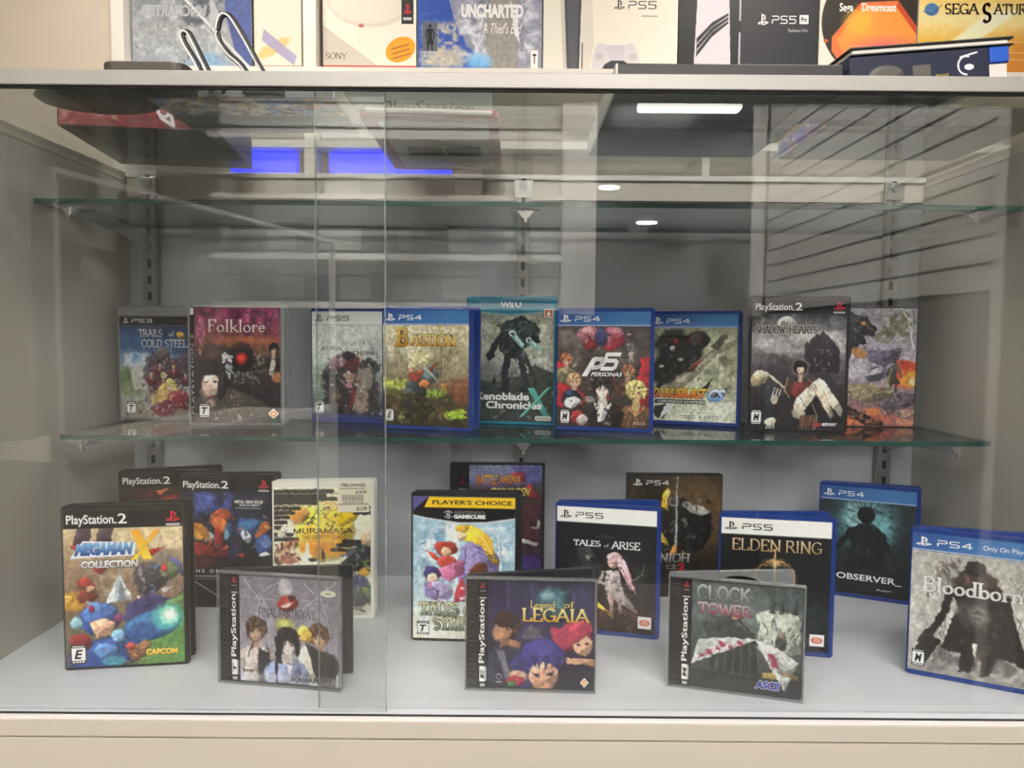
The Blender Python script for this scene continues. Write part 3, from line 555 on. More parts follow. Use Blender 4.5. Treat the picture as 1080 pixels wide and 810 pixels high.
    a.t('MIDWAY', 77, 94.6, 93, 97, '#e8e8e8', 'b', .03, .35, part='publisher_mark').b(72, 96, 4, 2.2, '#a83028', 1, .2)
    return a.esrb(1, 85, 12.5, 96.5, 'M')
def art_slip():
    a = Art(132, 176, '#a89aa8')
    a.vg([(0, '#b8b0b8'), (20, '#9c92a0'), (45, '#b8aec2'), (62, '#a898a4'), (80, '#8c7078'), (100, '#9c5c58')], rough=15)
    a.cl('#d8d2e0', (10, 30, 65, 62), 16, 3, .5, .3, .8).b(80, 15, 20, 14, '#6e7050', .85, .6, -20, .3).b(66, 24, 12, 6, '#5c6044', .7, .6, 0, .3).cl('#d8d0d8', (50, 0, 100, 30), 8, 5, .6, .2, .7)
    a.l([(82, 0), (90, 10), (94, 22), (97, 34)], 2, '#e8e4ec', .9).l([(90, 10), (99, 16)], 1, '#e0dce4', .8)
    a.p([(0, 6), (24, 3), (42, 8), (56, 18), (52, 24), (40, 22), (44, 30), (30, 34), (22, 50), (0, 54)], '#34343e', 1, 1, 2).b(36, 14, 14, 9, '#3c4048', 1, .3, 25, .25).l([(30, 10), (42, 14), (54, 20)], 2.4, '#8c5a40', .8).b(40, 13, 2, 1.6, '#d8a050').sh(34, (8, 4, 48, 50), ['#5c6470', '#1d1f28', '#8a8494', '#6e5a58'], 7, 4, .85)
    a.b(36, 38, 8, 6, '#c47a3a', .9, .4, 20, .3).b(38, 36, 5, 3, '#e0a850', .8)
    a.p([(40, 32), (66, 36), (84, 34), (80, 44), (66, 50), (50, 46)], '#6c627c', 1, 1.5, 1.5).p([(44, 58), (66, 54), (76, 50), (72, 58), (48, 63)], '#4c4858', 1, 1.2, 1).sh(26, (44, 32, 84, 60), ['#8c84a0', '#423e50', '#a49cb4', '#5a526a'], 8, 6, .8)
    a.b(92, 56, 20, 16, '#d8502c', .95, .5, 0, .35).b(96, 60, 12, 10, '#f0a83c', .9, .5, 0, .35).b(99, 62, 6, 5, '#f8e0a0', .9, .5).b(84, 48, 10, 5, '#c43c28', .8, .5, 0, .3)
    a.fig(76, 43, 27, '#4c4a4c', '#3c4438', '#6a5c54', '#4a464c', 3).l([(74, 48), (70, 62), (74, 70)], 1.6, '#7c9440').l([(80, 47), (88, 58)], 1.5, '#86984a')
    a.p([(14, 66), (46, 63), (72, 68), (78, 76), (50, 80), (16, 74)], '#948468', 1, 1.2, 1).sp(24, (18, 64, 74, 78), ['#c8b890', '#5c5040', '#b0a078'], .6, 2, 7, .8, 4, 8).p([(60, 82), (84, 72), (100, 72), (100, 82), (70, 90)], '#5a505c', 1, 1.5, 1).sh(20, (56, 72, 100, 88), ['#8c8090', '#3c3642', '#a094a4'], 7, 8, .8)
    a.b(20, 92, 18, 10, '#d85c2c', .95, .5, 0, .35).b(14, 95, 9, 6, '#f4b848', .9, .5, 0, .35).b(54, 88, 7, 4, '#e87c3c', .9, .5, 0, .3).b(60, 94, 16, 5, '#c05848', .8, .5)
    a.p([(0, 76), (16, 80), (66, 97), (66, 100), (48, 100), (0, 84)], '#2c2624', 1, 1, .8).l([(2, 79), (56, 98)], .9, '#7d746c', .8).b(90, 89, 13, 5, '#b09a90', 1, .25, -8).b(92, 97, 13, 4, '#c4886c', 1, .25).b(82, 89, 4, 5, '#7c6c68', .9, .3)
    a.cl('#e88a50', (0, 84, 100, 100), 6, 11, .62, .2, .7).n(.2, 3, 4)
    return a.t('LDTOX', 36, 30.5, 88, 35.6, '#c8c0d0', 's', .0, col2='#948a9c')
def art_trails():
    a = Art(128, 152, '#5a6a88')
    a.vg([(0, '#2a3250'), (10, '#27406e'), (30, '#3f6898'), (46, '#8aa6c0'), (58, '#a8aeb0'), (100, '#8c8478')], rough=12)
    a.cl('#d4dce4', (0, 34, 50, 56), 12, 3, .5, .3, .8).cl('#2c3a64', (30, 8, 100, 40), 18, 4, .5, .3, .7).b(5, 60, 14, 14, '#5e7048', .95, .4, 0, .35).b(12, 70, 12, 10, '#7c8860', .9, .4, 0, .3).p([(12, 52), (22, 46), (30, 56), (30, 72), (14, 72)], '#b8b8b0', .9, 2, 1)
    a.b(48, 50, 22, 20, '#45404e', .95, .3, 0, .3).b(50, 36, 8, 8, '#6c5c58', .9, .3).b(72, 50, 12, 16, '#544050', .95, .3, 0, .3).b(38, 60, 10, 16, '#6c4450', .9, .3, 0, .3)
    a.sh(50, (26, 36, 90, 75), ['#2c2a36', '#8c808c', '#6a2f3c', '#9c8c78', '#c8c4cc', '#3c3c50'], 8, 5, .85)
    for x, y, q, h in ((46, 46, 3, '#3a3030'), (62, 48, 3, '#6c4a3a'), (36, 55, 3, '#54404c'), (76, 56, 3, '#4a4858'), (50, 58, 3.2, '#c8b878')): a.bust(x, y, q, '#dcc0a8', h, ['#6a2f3a', '#3c3848'][int(x) % 2], 0)
    a.b(57, 72, 13, 9, '#d8b868', .95, .3, 30, .25).bust(58, 68, 5.5, '#ecd0b4', '#dcbc68', '#8c2c38', 1).b(44, 80, 12, 8, '#cca85c', .9, .35, -30, .3).b(70, 82, 14, 10, '#8c2f3c', .95, .3, 20, .25).b(52, 90, 16, 9, '#7c3444', .9, .4, 0, .3).b(88, 76, 9, 12, '#a4a0a8', .9, .4, 0, .3)
    a.sh(30, (24, 70, 96, 98), ['#e4dcd4', '#6c2430', '#d8c8a0', '#4a3c44', '#b4a8ac'], 6, 9, .8).sp(50, (0, 78, 100, 98), ['#c8c4bc', '#6c685c', '#8a8478', '#4c4a44'], .5, 1.6, 4, .7)
    a.n(.14, 3, 4); a.r(0, 0, 100, 8, '#241f26').r(0, 8, 100, 9.4, '#6a5a60', .7); a.mark(4, 1.2, 11, 6.6, '#dcdce0').t('PS3', 14, 2, 38, 6, '#dcdce0', 'l', .02, part='platform_lettering').t('Only On', 64, 3, 78, 5.6, '#a83c44', part='platform_lettering')
    a.t('TRAILS', 22, 12, 50, 20, '#f0f0f4', 's', .02, 0, '#b8c0d0', '#22283c', .03).t('of', 57, 14, 64, 19, '#d8d8e4', 's', .02, 0, None, '#22283c', .03).t('COLD STEEL', 25, 22, 79, 30.4, '#f0f0f4', 's', .02, 0, '#b8c0d0', '#22283c', .03)
    a.b(71, 18, 5, 4, '#c8982c', .95, .25, 20, .3).b(72, 17, 2.4, 2, '#ecd070', .9, .4)
    return a.esrb(6.5, 83.5, 17.5, 96, 'T')
def art_folk():
    a = Art(126, 165, '#3c2c34')
    a.vg([(0, '#6a2c4c'), (14, '#7c3450'), (24, '#8a4444'), (32, '#7a5044'), (45, '#463a38'), (70, '#332c30'), (100, '#2a2428')], rough=14)
    a.cl('#a84470', (0, 0, 100, 16), 8, 3, .52, .25, .8).cl('#d87ca0', (60, 0, 100, 20), 6, 4, .6, .2, .6).cl('#3c1c30', (0, 0, 100, 26), 10, 5, .55, .25, .7).b(60, 30, 34, 6, '#b8683c', .6, .7, 0, .2).cl('#241e20', (0, 26, 100, 100), 16, 6, .5, .3, .6)
    a.b(12, 20, 5, 14, '#b06480', .8, .4, 5, .3).sp(16, (8, 8, 16, 40), ['#d88ca0', '#7c3c58'], .5, 1.6, 6, .8, 4, 85)
    a.b(56, 44, 15, 16, '#211b1d', 1, .25, 0, .3).b(57, 44, 6, 7, '#b02020', .95, .7).b(57, 44, 3, 3.4, '#e04a38', .9, .7)
    for k in range(14): t = R(180+k*14); a.l([(56+12*math.cos(t), 44+9*math.sin(t)), (56+19*math.cos(t), 44+15*math.sin(t))], 1.6, '#2c2422', .9, .7, 1)
    a.b(56, 33, 8, 3, '#4c3028', .9, .4, 0, .3)
    a.sp(36, (36, 40, 46, 60), ['#c8ccd0', '#8c9498', '#e4e6e8'], .7, 1.8, 8, .9).sp(26, (48, 56, 76, 66), ['#7c8480', '#4c5450', '#a8a4a4', '#5c8c6c'], .8, 1.8, 9, .7).sp(18, (72, 38, 84, 56), ['#6c6a60', '#a49a84', '#3c3630'], .7, 1.8, 10, .8)
    a.bust(93, 36, 4.6, '#c4a48c', '#1e1a1a', '#2a2424', -1).p([(90, 44), (96, 46), (92, 60), (87, 58)], '#c8c0b8', .9).b(97, 60, 6, 6, '#b0704c', .85, .4, -30, .2)
    # hooded person
    a.b(24, 66, 19, 23, '#3a3638', 1, .2, 0, .08).p([(4, 78), (40, 68), (64, 76), (86, 84), (100, 92), (100, 100), (0, 100)], '#48423f', 1, 2, 1.2).b(22, 67, 9.5, 14, '#e4ccbc', 1, .25, 6).b(15, 70, 5, 11, '#b49484', .6, .8).b(24, 54, 15, 6, '#2b282a', 1, .3, -8).b(35, 68, 5, 16, '#2e2a2c', .95, .3, 10).b(10, 62, 3, 12, '#332e30', .95, .3)
    a.b(17, 65, 2.6, 1.2, '#3a2a2c', .9, .5).b(27, 64.4, 2.8, 1.3, '#3a2a2c', .9, .5).l([(22, 66), (21, 72), (23, 73)], 1, '#a88070', .7).b(22, 77, 3, 1.1, '#a04048', .9, .5).b(22, 83, 6, 5, '#b09484', .8, .6)
    a.sp(30, (38, 74, 60, 90), ['#7c6c64', '#5c4c48', '#94847c'], .6, 1.8, 12, .6).sp(24, (4, 90, 100, 99), ['#8c8480', '#2a2426', '#b4a8a0', '#4a4a40'], .6, 1.6, 13, .7).r(84, 95, 100, 100, '#2c4a34', .7)
    a.n(.14, 3, 4); a.r(0, 0, 5, 100, '#161416').t('PLAYSTATION 3', 1, 24, 4, 92, '#b0aeb0', 'b', 0, 0, part='spine_lettering', rot=90).quad(.6, 1, 4.4, 6.5, '#d8d4d8', 'spine_lettering')
    a.t('Folklore', 20, 10.4, 84, 21.6, '#ece4e0', 's', .0, 0, '#c8bcb8', '#4a2434', .02)
    diamond(a, 86, 87.4, 98, 96.4); return a.esrb(9, 83, 21, 95.5, 'T')
def art_mega():
    a = Art(128, 181, '#9a8468')
    a.vg([(10, '#cbb68c'), (30, '#ab9070'), (46, '#846c58'), (60, '#7a6450'), (100, '#58684c')], rough=10)
    a.p([(6, 24), (12, 11), (24, 11), (20, 24)], '#4a3a44').p([(24, 24), (30, 11), (42, 11), (38, 24)], '#54444c').p([(42, 24), (46, 11), (100, 11), (100, 26)], '#d8c69c', .7, 4)
    a.p([(0, 18), (12, 20), (30, 19), (50, 34), (70, 36), (90, 30), (78, 27), (62, 24)], '#b02c2c', .0).p([(6, 22), (30, 20), (28, 30), (10, 26)], '#b83030').p([(60, 28), (86, 24), (74, 30)], '#b83030').p([(22, 37), (38, 36), (31, 41)], '#b02c30')
    a.b(85, 38, 10, 18, '#6a6860', .6, .5).p([(92, 40), (88, 30), (98, 34), (100, 44)], '#5a5c92', 1, .8, .4).cl('#a89680', (28, 38, 60, 60), 12, 5, .5, .3, .7)
    # armoured figures: plain blocks of colour
    a.b(71, 44, 14, 15, '#4a4448', 1, .2, 15, .15).sh(14, (58, 36, 84, 56), ['#c4c0c0', '#2a272b', '#8d8890', '#5b90c0'], 10, 4, .9).p([(60, 55), (72, 60), (84, 56), (84, 66), (60, 66)], '#d0ccc8', .9, 1, .8).p([(52, 60), (70, 54), (96, 60), (100, 50), (100, 72), (50, 72)], '#3e3a66', 1, 1.5, 1).b(88, 40, 8, 8, '#6c7a58', 1, .3, 20).b(84, 38, 3, 4, '#c8302c', .9)
    a.p([(60, 84), (78, 64), (100, 54), (100, 100), (60, 100)], '#5c8a48', 1, 2, 1).p([(84, 60), (100, 56), (100, 66)], '#7aa45c', .9)
    a.p([(46, 40), (57, 58), (33, 60)], '#dce4e4', 1, .7).p([(46, 40), (50, 58), (40, 59)], '#a9bcc4', .9, .8)
    a.b(8, 57, 12, 8, '#c08c30', .95, .4, 10, .3).b(3, 56, 5, 4, '#e0b850', .9).b(20, 54, 9, 8, '#7c3428', 1, .3, 0, .3).b(17, 46, 6, 5, '#b03c34', 1, .3).b(21, 50, 4, 3, '#dcb490', .9).sh(10, (12, 45, 30, 60), ['#d8d4cc', '#8c2c28', '#4c3c34'], 7, 8, .8)
    a.b(34, 92, 36, 14, '#2f4c90', 1, .2, -10, .1).b(28, 70, 17, 14, '#35539c', 1, .15, -5).b(28, 66, 15, 9, '#4a74bc', 1, .25, -10).b(24, 61, 5, 4, '#6c98d4', .9, .4).p([(20, 72), (30, 69), (42, 72), (38, 80), (26, 82)], '#d8a888', 1, 1, .3).b(9, 72, 5, 6, '#8cbcc8', 1, .3).b(22, 63, 2.6, 3, '#b8324a', 1).b(44, 70, 4, 5, '#7c3c68', 1, .3).p([(12, 78), (24, 84), (40, 82), (46, 76), (56, 86), (36, 94), (16, 90)], '#3d62ac', 1, 1).b(33, 90, 10, 7, '#5a86c4', 1, .3).b(44, 81, 6, 6, '#7cacd4', 1, .3)
    a.b(12, 84, 9, 9, '#8c2c2c', .95, .3, 0, .3).b(8, 94, 10, 6, '#5c4048', .8)
    a.b(73, 75, 25, 13, '#2f5c9c', 1, .12, -14).b(71, 73, 21, 9, '#4684b8', .9, .5, -14).b(64, 78, 14, 7, '#2c4a8c', .7, .6, -14).b(86, 70, 13, 12, '#4cb0a8', .9, .7).b(87, 69, 8, 8, '#a8e4cc', 1, .6).b(88, 68.6, 4.4, 4.6, '#f4f8e4', 1, .5)
    a.b(60, 92, 9, 7, '#8c5c3c', 1, .3, 0, .3).b(54, 88, 4, 4, '#b84840', 1).b(66, 88, 5, 4, '#a8784c', 1, .3).sh(16, (46, 84, 74, 99), ['#6c3c2c', '#c48c50', '#a83c34', '#4c5c3c'], 6, 9, .8).b(40, 97, 10, 4, '#4ca0a8', .8, .4)
    a.n(.13, 3, 4, (0, 11, 100, 100)); hdr2(a, 11.5)
    q = 'title_lettering'
    a.poly([[(0,0),(.2,1),(1,.86),(.98,.1)]], 5, 19.4, 60, 30.4, '#d4dce8', None, 1, q)
    a.t('MEGAMAN', 9, 21, 58, 28.4, '#7cc0ec', 'b', .05, .3, '#22408c', '#1c2c5c', .03).t('X', 57, 13.4, 80, 32, '#f4a83c', 's', .12, .15, '#f0c830', '#8c3418', .05)
    a.poly([[(.0,1),(.32,1),(.72,0),(.42,0)], [(.78,1),(1,1),(.5,.42),(.3,.3)], [(.36,.36),(.5,.5),(.22,0),(.0,0)]], 56, 13, 81, 32, '#f0a030', '#f4d040', 6, q)
    a.t('COLLECTION', 14, 32, 62, 36.8, '#fbfbfb', 'b', .05, .1, '#a8a8b0', '#2c2c34', .06)
    a.t('CAPCOM', 67, 90.2, 94, 94.2, '#f0dc60', 'b', .05, 0, '#e0a83c', '#4a3814', .03, 'publisher_mark'); return a.esrb(4, 85.5, 16.5, 97.5, 'E')
def art_ps2b():
    a = Art(128, 181, '#1c191b'); a.vg([(10, '#282426'), (30, '#3a2426'), (60, '#2b2022'), (100, '#1a1618')], rough=10).cl('#5a2a26', (10, 10, 100, 40), 14, 3, .5, .3, .8)
    for k in range(18):
        g = random.Random(k+5); x = g.uniform(20, 75); y = g.uniform(11.5, 26); a.p([(x, y), (x+g.uniform(6, 18), y+g.uniform(-3, 4)), (x+g.uniform(0, 8), y+g.uniform(2, 6))], ['#c04830', '#8c2c24', '#e07040', '#6c2020'][k % 4], .9)
    a.n(.2, 4, 3, (0, 11, 100, 100)); return hdr2(a)
def art_zoe():
    a = Art(128, 181, '#15161c'); a.vg([(10, '#1c2236'), (40, '#22283e'), (62, '#1c1a20'), (100, '#17171a')], rough=10)
    a.cl('#3a4c98', (12, 10, 60, 34), 14, 3, .45, .3, .85).b(26, 18, 12, 10, '#4a60b4', .7, .8).sp(40, (10, 11, 60, 32), ['#8ca0dc', '#5c74c4'], .2, .6, 4, .9)
    a.b(44, 30, 13, 8, '#b4502c', 1, .25, -15, .15).b(44, 36, 9, 7, '#d07030', 1, .35, 30, .2).b(80, 40, 20, 14, '#24406c', 1, .25, 15, .15).b(74, 36, 12, 5, '#3f74a8', 1, .4, -20).b(72, 45, 8, 5, '#d8dce4', .9, .3, 60).b(32, 46, 6, 5, '#c8ccd8', .9, .3, 30).p([(38, 34), (46, 44), (46, 60), (36, 56)], '#a83424').b(22, 42, 7, 12, '#c07c2c', 1, .35, -40).b(17, 44, 4, 8, '#e0a848', .8, .4, -40).b(90, 40, 12, 5, '#d06828', 1, .3, -55).b(96, 38, 4, 3, '#e8a04c', .9)
    a.b(92, 52, 10, 12, '#34508c', 1, .2, 10).b(94, 50, 6, 6, '#6c8cc4', .8, .5).b(92, 59, 6, 2, '#e8eef4', 1, .4, -10).b(24, 56, 20, 8, '#8c2826', 1, .3, 10, .25).b(40, 58, 14, 5, '#6c1c20', .9, .4).b(60, 58, 8, 12, '#1c2c54', .9, .3).b(66, 60, 4, 2, '#c83c34', .9).b(52, 40, 4, 8, '#2c5c8c', .9, .4, 20).b(50, 44, 3, 5, '#7cb0d0', .8)
    a.sh(34, (16, 28, 98, 62), ['#10121a', '#e0602c', '#3c5c94', '#5c1c20', '#20304c', '#8c9cb8'], 8, 6, .8).b(20, 66, 18, 6, '#5a1f22', .8, .5)
    a.n(.2, 4, 3, (0, 11, 100, 100)); hdr2(a); q = 'sticker_lettering'
    a.poly([[(.03,0),(.94,0),(1,1),(.09,1)]], 55, 15.6, 96, 25.4, '#c8c8d0', None, 1, q).poly([[(.04,.05),(.935,.05),(.985,.95),(.095,.95)]], 55, 15.6, 96, 25.4, '#23252e', None, 2, q).t('METAL GEAR SOLID', 60, 17, 91, 19.2, '#e8e8ee', 'b', .02, part=q, layer=3).t('SONS OF LIBERTY', 65, 19.8, 88, 21.6, '#d8d8e0', 'b', .01, part=q, layer=3).quad(60, 22.8, 89, 23.4, '#8c8c98', q, 3)
    a.t('Z O N E   O F   T H E   E N D E R S', 3, 71.6, 97, 74.2, '#c8c8cc', 'b', .01)
    a.l([(4, 77), (98, 77), (50, 97), (4, 77)], .9, '#c0c0c4').l([(14, 79), (88, 79)], .7, '#b0b0b4').l([(50+9*math.cos(R(12*k)), 79+6.4*math.sin(R(12*k))) for k in range(31)], .9, '#c0c0c4'); return a
def art_mura():
    a = Art(128, 176, '#ece6c8'); a.vg([(0, '#e8e2c0'), (50, '#f0ead0'), (70, '#e4dcc0'), (100, '#b8b4a4')], rough=8)
    a.b(52, 33, 31, 33, '#f0cc3c', .95, .2, 0, .05).b(56, 45, 24, 14, '#eca028', .8, .5, 0, .3).b(44, 48, 14, 8, '#e48428', .6, .6, 0, .3).b(72, 22, 17, 10, '#f0c818', 1, .2, -20, .1).b(26, 21, 11, 9, '#e8a44c', 1, .2, 0, .1).b(24, 23, 6, 5, '#d88838', .7, .5).b(50, 12, 20, 8, '#f0dc98', .8, .5, 0, .2).p([(28, 58), (34, 40), (40, 58)], '#f6f0dc', .9, 3)
    for k, (x0, x1, y) in enumerate([(0, 60, 3), (0, 52, 6.5), (0, 66, 9), (0, 44, 12), (0, 26, 16), (0, 20, 19.5), (0, 14, 23), (0, 12, 27), (0, 8, 31), (78, 100, 16), (84, 100, 20), (66, 96, 45), (60, 92, 48.5), (72, 100, 42), (0, 24, 40), (0, 18, 36.5)]): a.l([(x0, y), (x1, y)], 5.6, '#2c2a28', .97, 1).l([(x0, y-1), (x1-6, y-1)], .7, '#6a6256', .5)
    for k, (x0, x1, y) in enumerate([(8, 30, 14), (60, 78, 5), (20, 40, 28), (70, 84, 47)]): a.l([(x0, y), (x1, y)], 3, '#a49c7c', .8)
    a.b(10, 32, 4, 6, '#e8e4d4', .9, .3, 30, .3).b(8, 37, 5, 3, '#d8d4c8', .9)
    g = random.Random(3)
    for k in range(30): x, y = g.uniform(34, 64), g.uniform(15, 29); a.l([(x, y), (x+g.uniform(-9, 9), y+g.uniform(-4, 4))], g.uniform(1, 3), '#1c1a18', .95, .7, 1)
    for k in range(3): a.l([(56+4*math.cos(R(30*j))+k*5, 15+3*math.sin(R(30*j))) for j in range(13)], .6, '#c04438', .8)
    a.sp(60, (0, 42, 26, 58), ['#8c3428', '#c86c48', '#e0a878', '#3c2820', '#5c5840', '#c8b898'], .8, 2.6, 5, .9).b(12, 55, 8, 5, '#a85c54', .8, .4, 20, .3)
    a.fig(51, 48, 9, '#1c1a18', '#1c1a18', '#1c1a18', '#1c1a18', -3).b(40, 56, 5, 2, '#2c2822', .9, .4, 0, .3)
    a.b(92, 50, 9, 7, '#4c4a4c', .95, .3, -30, .3).b(88, 56, 14, 10, '#4a4c54', 1, .25, 20, .25).b(96, 40, 6, 10, '#d8b48c', .9, .3, 20, .3).p([(70, 58), (92, 44), (100, 48), (100, 66), (80, 66)], '#37363c', .95, 1.5, 1.5).b(90, 69, 14, 5, '#d4a438', 1, .3, -45, .15).b(86, 76, 16, 10, '#3c4470', 1, .3, 20, .25).b(94, 84, 10, 8, '#6c8440', .95, .3, -20, .3).b(80, 88, 14, 9, '#3a3c48', .95, .3, 0, .3)
    a.sh(36, (68, 44, 100, 94), ['#20202a', '#5a5c68', '#d8c89c', '#4c5c9c', '#88a048', '#c89c3c', '#a8a4a0'], 8, 6, .85).sp(50, (30, 60, 100, 99), ['#8c8878', '#3c3c40', '#c8c0a4', '#5c5c5c'], .8, 2.4, 7, .7).b(60, 84, 30, 16, '#6c6a64', .5, .6, 0, .3)
    a.n(.1, 3, 4); q = 'title_lettering'
    a.t('MURAMASA', 20, 31.4, 82, 35.8, '#1c1a18', 'm', .03).t('THE DEMON BLADE', 28, 36.8, 75, 39.6, '#1c1a18', 'm', .0, .15)
    return a.t('IGNITION', 80, 93, 97, 95.6, '#c8c4b8', part='publisher_mark')
def art_sym():
    a = Art(128, 181, '#a8c4d4'); a.vg([(14, '#8cb0c8'), (30, '#a8c8d8'), (50, '#9cbccc'), (70, '#b4ccd0'), (86, '#d8dcd0'), (94, '#ece6d2'), (100, '#efe9d4')], rough=10)
    a.cl('#e8f0f4', (0, 16, 100, 75), 10, 3, .52, .25, .9).cl('#5c8cb0', (0, 16, 100, 75), 12, 5, .6, .25, .7).p([(32, 17), (46, 17), (44, 44), (34, 44)], '#f0f4f0', .8, 4)
    for k in range(14): a.l([(8+k*3, 40+k*2), (2+k*4, 34+k*2.2), (14+k*3, 30+k)], 1.2, '#dce8f0', .7)
    # three robed travellers
    a.p([(48, 36), (60, 30), (84, 40), (86, 52), (78, 72), (48, 72), (44, 52)], '#8478b4', 1, 1.2, .8).b(56, 44, 9, 16, '#a094c8', .9, .4, 10).p([(46, 22), (56, 19), (66, 22), (78, 30), (84, 48), (76, 46), (68, 34), (58, 32), (50, 32)], '#e8b430', 1, 1, .8).l([(56, 22), (70, 30), (80, 44)], 1.5, '#f4d468').b(48, 27, 4.5, 5.5, '#ecc8a4', 1, .25).b(49, 22, 7, 4, '#e4b034', 1, .3, 0, .2).l([(52, 36), (50, 60), (46, 70)], 1, '#3c3464').l([(60, 34), (82, 42)], 1.2, '#3c3464').l([(84, 44), (64, 38), (58, 42)], 1, '#3c3464')
    a.b(32, 36, 11, 7, '#b4402c', 1, .25, 0, .3).b(33, 39, 5, 5, '#e4b494', 1, .3).p([(22, 40), (12, 38), (22, 45), (30, 46)], '#c4402c').b(33, 46, 10, 6, '#c84c3c', 1, .3, 0, .15).p([(22, 52), (40, 46), (50, 44), (50, 54), (36, 60), (30, 58)], '#d474a0', 1, 1.2, .5).p([(42, 66), (48, 56), (54, 66), (52, 74), (40, 74)], '#b43444', 1, 1)
    a.b(20, 54, 10, 7, '#463c6c', 1, .25, 20, .3).b(19, 58, 5.4, 6, '#ecc8ac', 1, .3).b(26, 66, 14, 9, '#a89cc8', 1, .3, 10, .15).p([(12, 62), (26, 66), (24, 74), (12, 70)], '#7c6ca8', 1, 1).sh(14, (10, 60, 50, 74), ['#e4dcec', '#5c4c8c', '#c46c94', '#8c7cb4'], 8, 4, .8)
    a.b(64, 52, 11, 8, '#6a3c2c', 1, .25, 0, .35).b(66, 60, 10, 6, '#b43c34', .9, .4); a.l([(84, 26), (86, 44), (86, 62)], 3, '#c8d4dc').l([(85, 26), (87, 44)], .9, '#6c7c8c')
    a.n(.1, 3, 4); a.plain = True; a.r(0, 0, 100, 10.5, '#131316').p([(0, 9), (100, 9), (100, 14.4), (70, 17.6), (44, 17.9), (14, 15), (0, 13)], '#131316', 1, .5).p([(0, 13), (14, 15), (44, 17.9), (70, 17.6), (100, 14.4), (100, 15.6), (70, 18.8), (44, 19), (14, 16.2), (0, 14.4)], '#c8ccd0', .9, .6)
    a.p([(0, 0), (16, 0), (0, 10)], '#5a5490', 1, .5, 0, True).p([(16, .4), (100, .4), (100, 7.6), (11, 7.6)], '#f2c418', 1, .4, 0, True)
    a.t("PLAYER'S CHOICE", 19, 2.4, 97, 5.6, '#1c1a14', 'b', .02, part='platform_lettering').t('NINTENDO', 41, 10, 70, 11.8, '#8c8c90', 'b', 0, part='platform_lettering').t('GAMECUBE', 40, 12.4, 71, 15.2, '#f0f0f4', 'b', .05, part='platform_lettering')
    a.poly([[(.5,1),(.95,.75),(.95,.25),(.5,0),(.05,.25),(.05,.75)]], 30.5, 9.6, 38.5, 15.4, '#d8d8e0', None, 1, 'platform_lettering').poly([[(.5,.82),(.8,.66),(.8,.34),(.5,.18),(.2,.34),(.2,.66)]], 30.5, 10.2, 38.5, 14.8, '#131316', None, 2, 'platform_lettering').t('G', 32.8, 11.2, 36.2, 13.8, '#d8d8e0', 'b', .03, part='platform_lettering', layer=3)
    for k, (tx, x0, y0, x1, y1) in enumerate([('TALES', 6, 74, 46, 84), ('OF', 50, 76, 64, 84), ('SYMPHONIA', 20, 84, 97, 94.5)]): a.t(tx, x0, y0, x1, y1, '#e4dcb4', 's', .06, 0, '#7c9080', '#4c4430', .06)
    return a.esrb(4, 88, 16, 97.6, 'T')
def art_tosh():
    a = Art(112, 184, '#3a2428'); a.vg([(0, '#8c90b4'), (12, '#6c6ca0'), (24, '#4c2c34'), (60, '#3c1f26'), (80, '#382644'), (100, '#2a2030')], rough=12)
    a.p([(55, 0), (100, 0), (100, 22), (80, 18)], '#5a58a0', .8, 8).p([(0, 24), (100, 14), (100, 30), (50, 34), (0, 32)], '#3a3a34', .7, 8).b(70, 84, 34, 12, '#43307c', .9, .6).cl('#5a3038', (0, 26, 100, 78), 14, 3, .5, .3, .6).p([(50, 58), (96, 66), (92, 69), (52, 62)], '#e4e0e0', 1, .6).b(92, 50, 7, 7, '#d8d4d4', 1, .15).b(89, 48.6, 6, 6, '#3c1f26', 1, .15)
    a.p([(56, 6), (76, 4), (78, 13), (60, 14)], '#b8303c', .9, .8, 1.5).p([(76, 18), (84, 16), (98, 26), (84, 29)], '#b02c38', .9, .8, 1.5); a.n(.14, 4, 3)
    a.t('BATTLE', 9, 8, 40, 16.5, '#f0b840', 'm', .05, .3, '#d06c2c', '#3c2024', .05).t('ARENA', 40, 8.4, 70, 15.4, '#f0b840', 'm', .05, .3, '#d06c2c', '#3c2024', .05).t('TOSHINDEN', 30, 19, 84, 26, '#f4e08c', 'm', .05, .3, '#d0a02c', '#3c2024', .05); return a
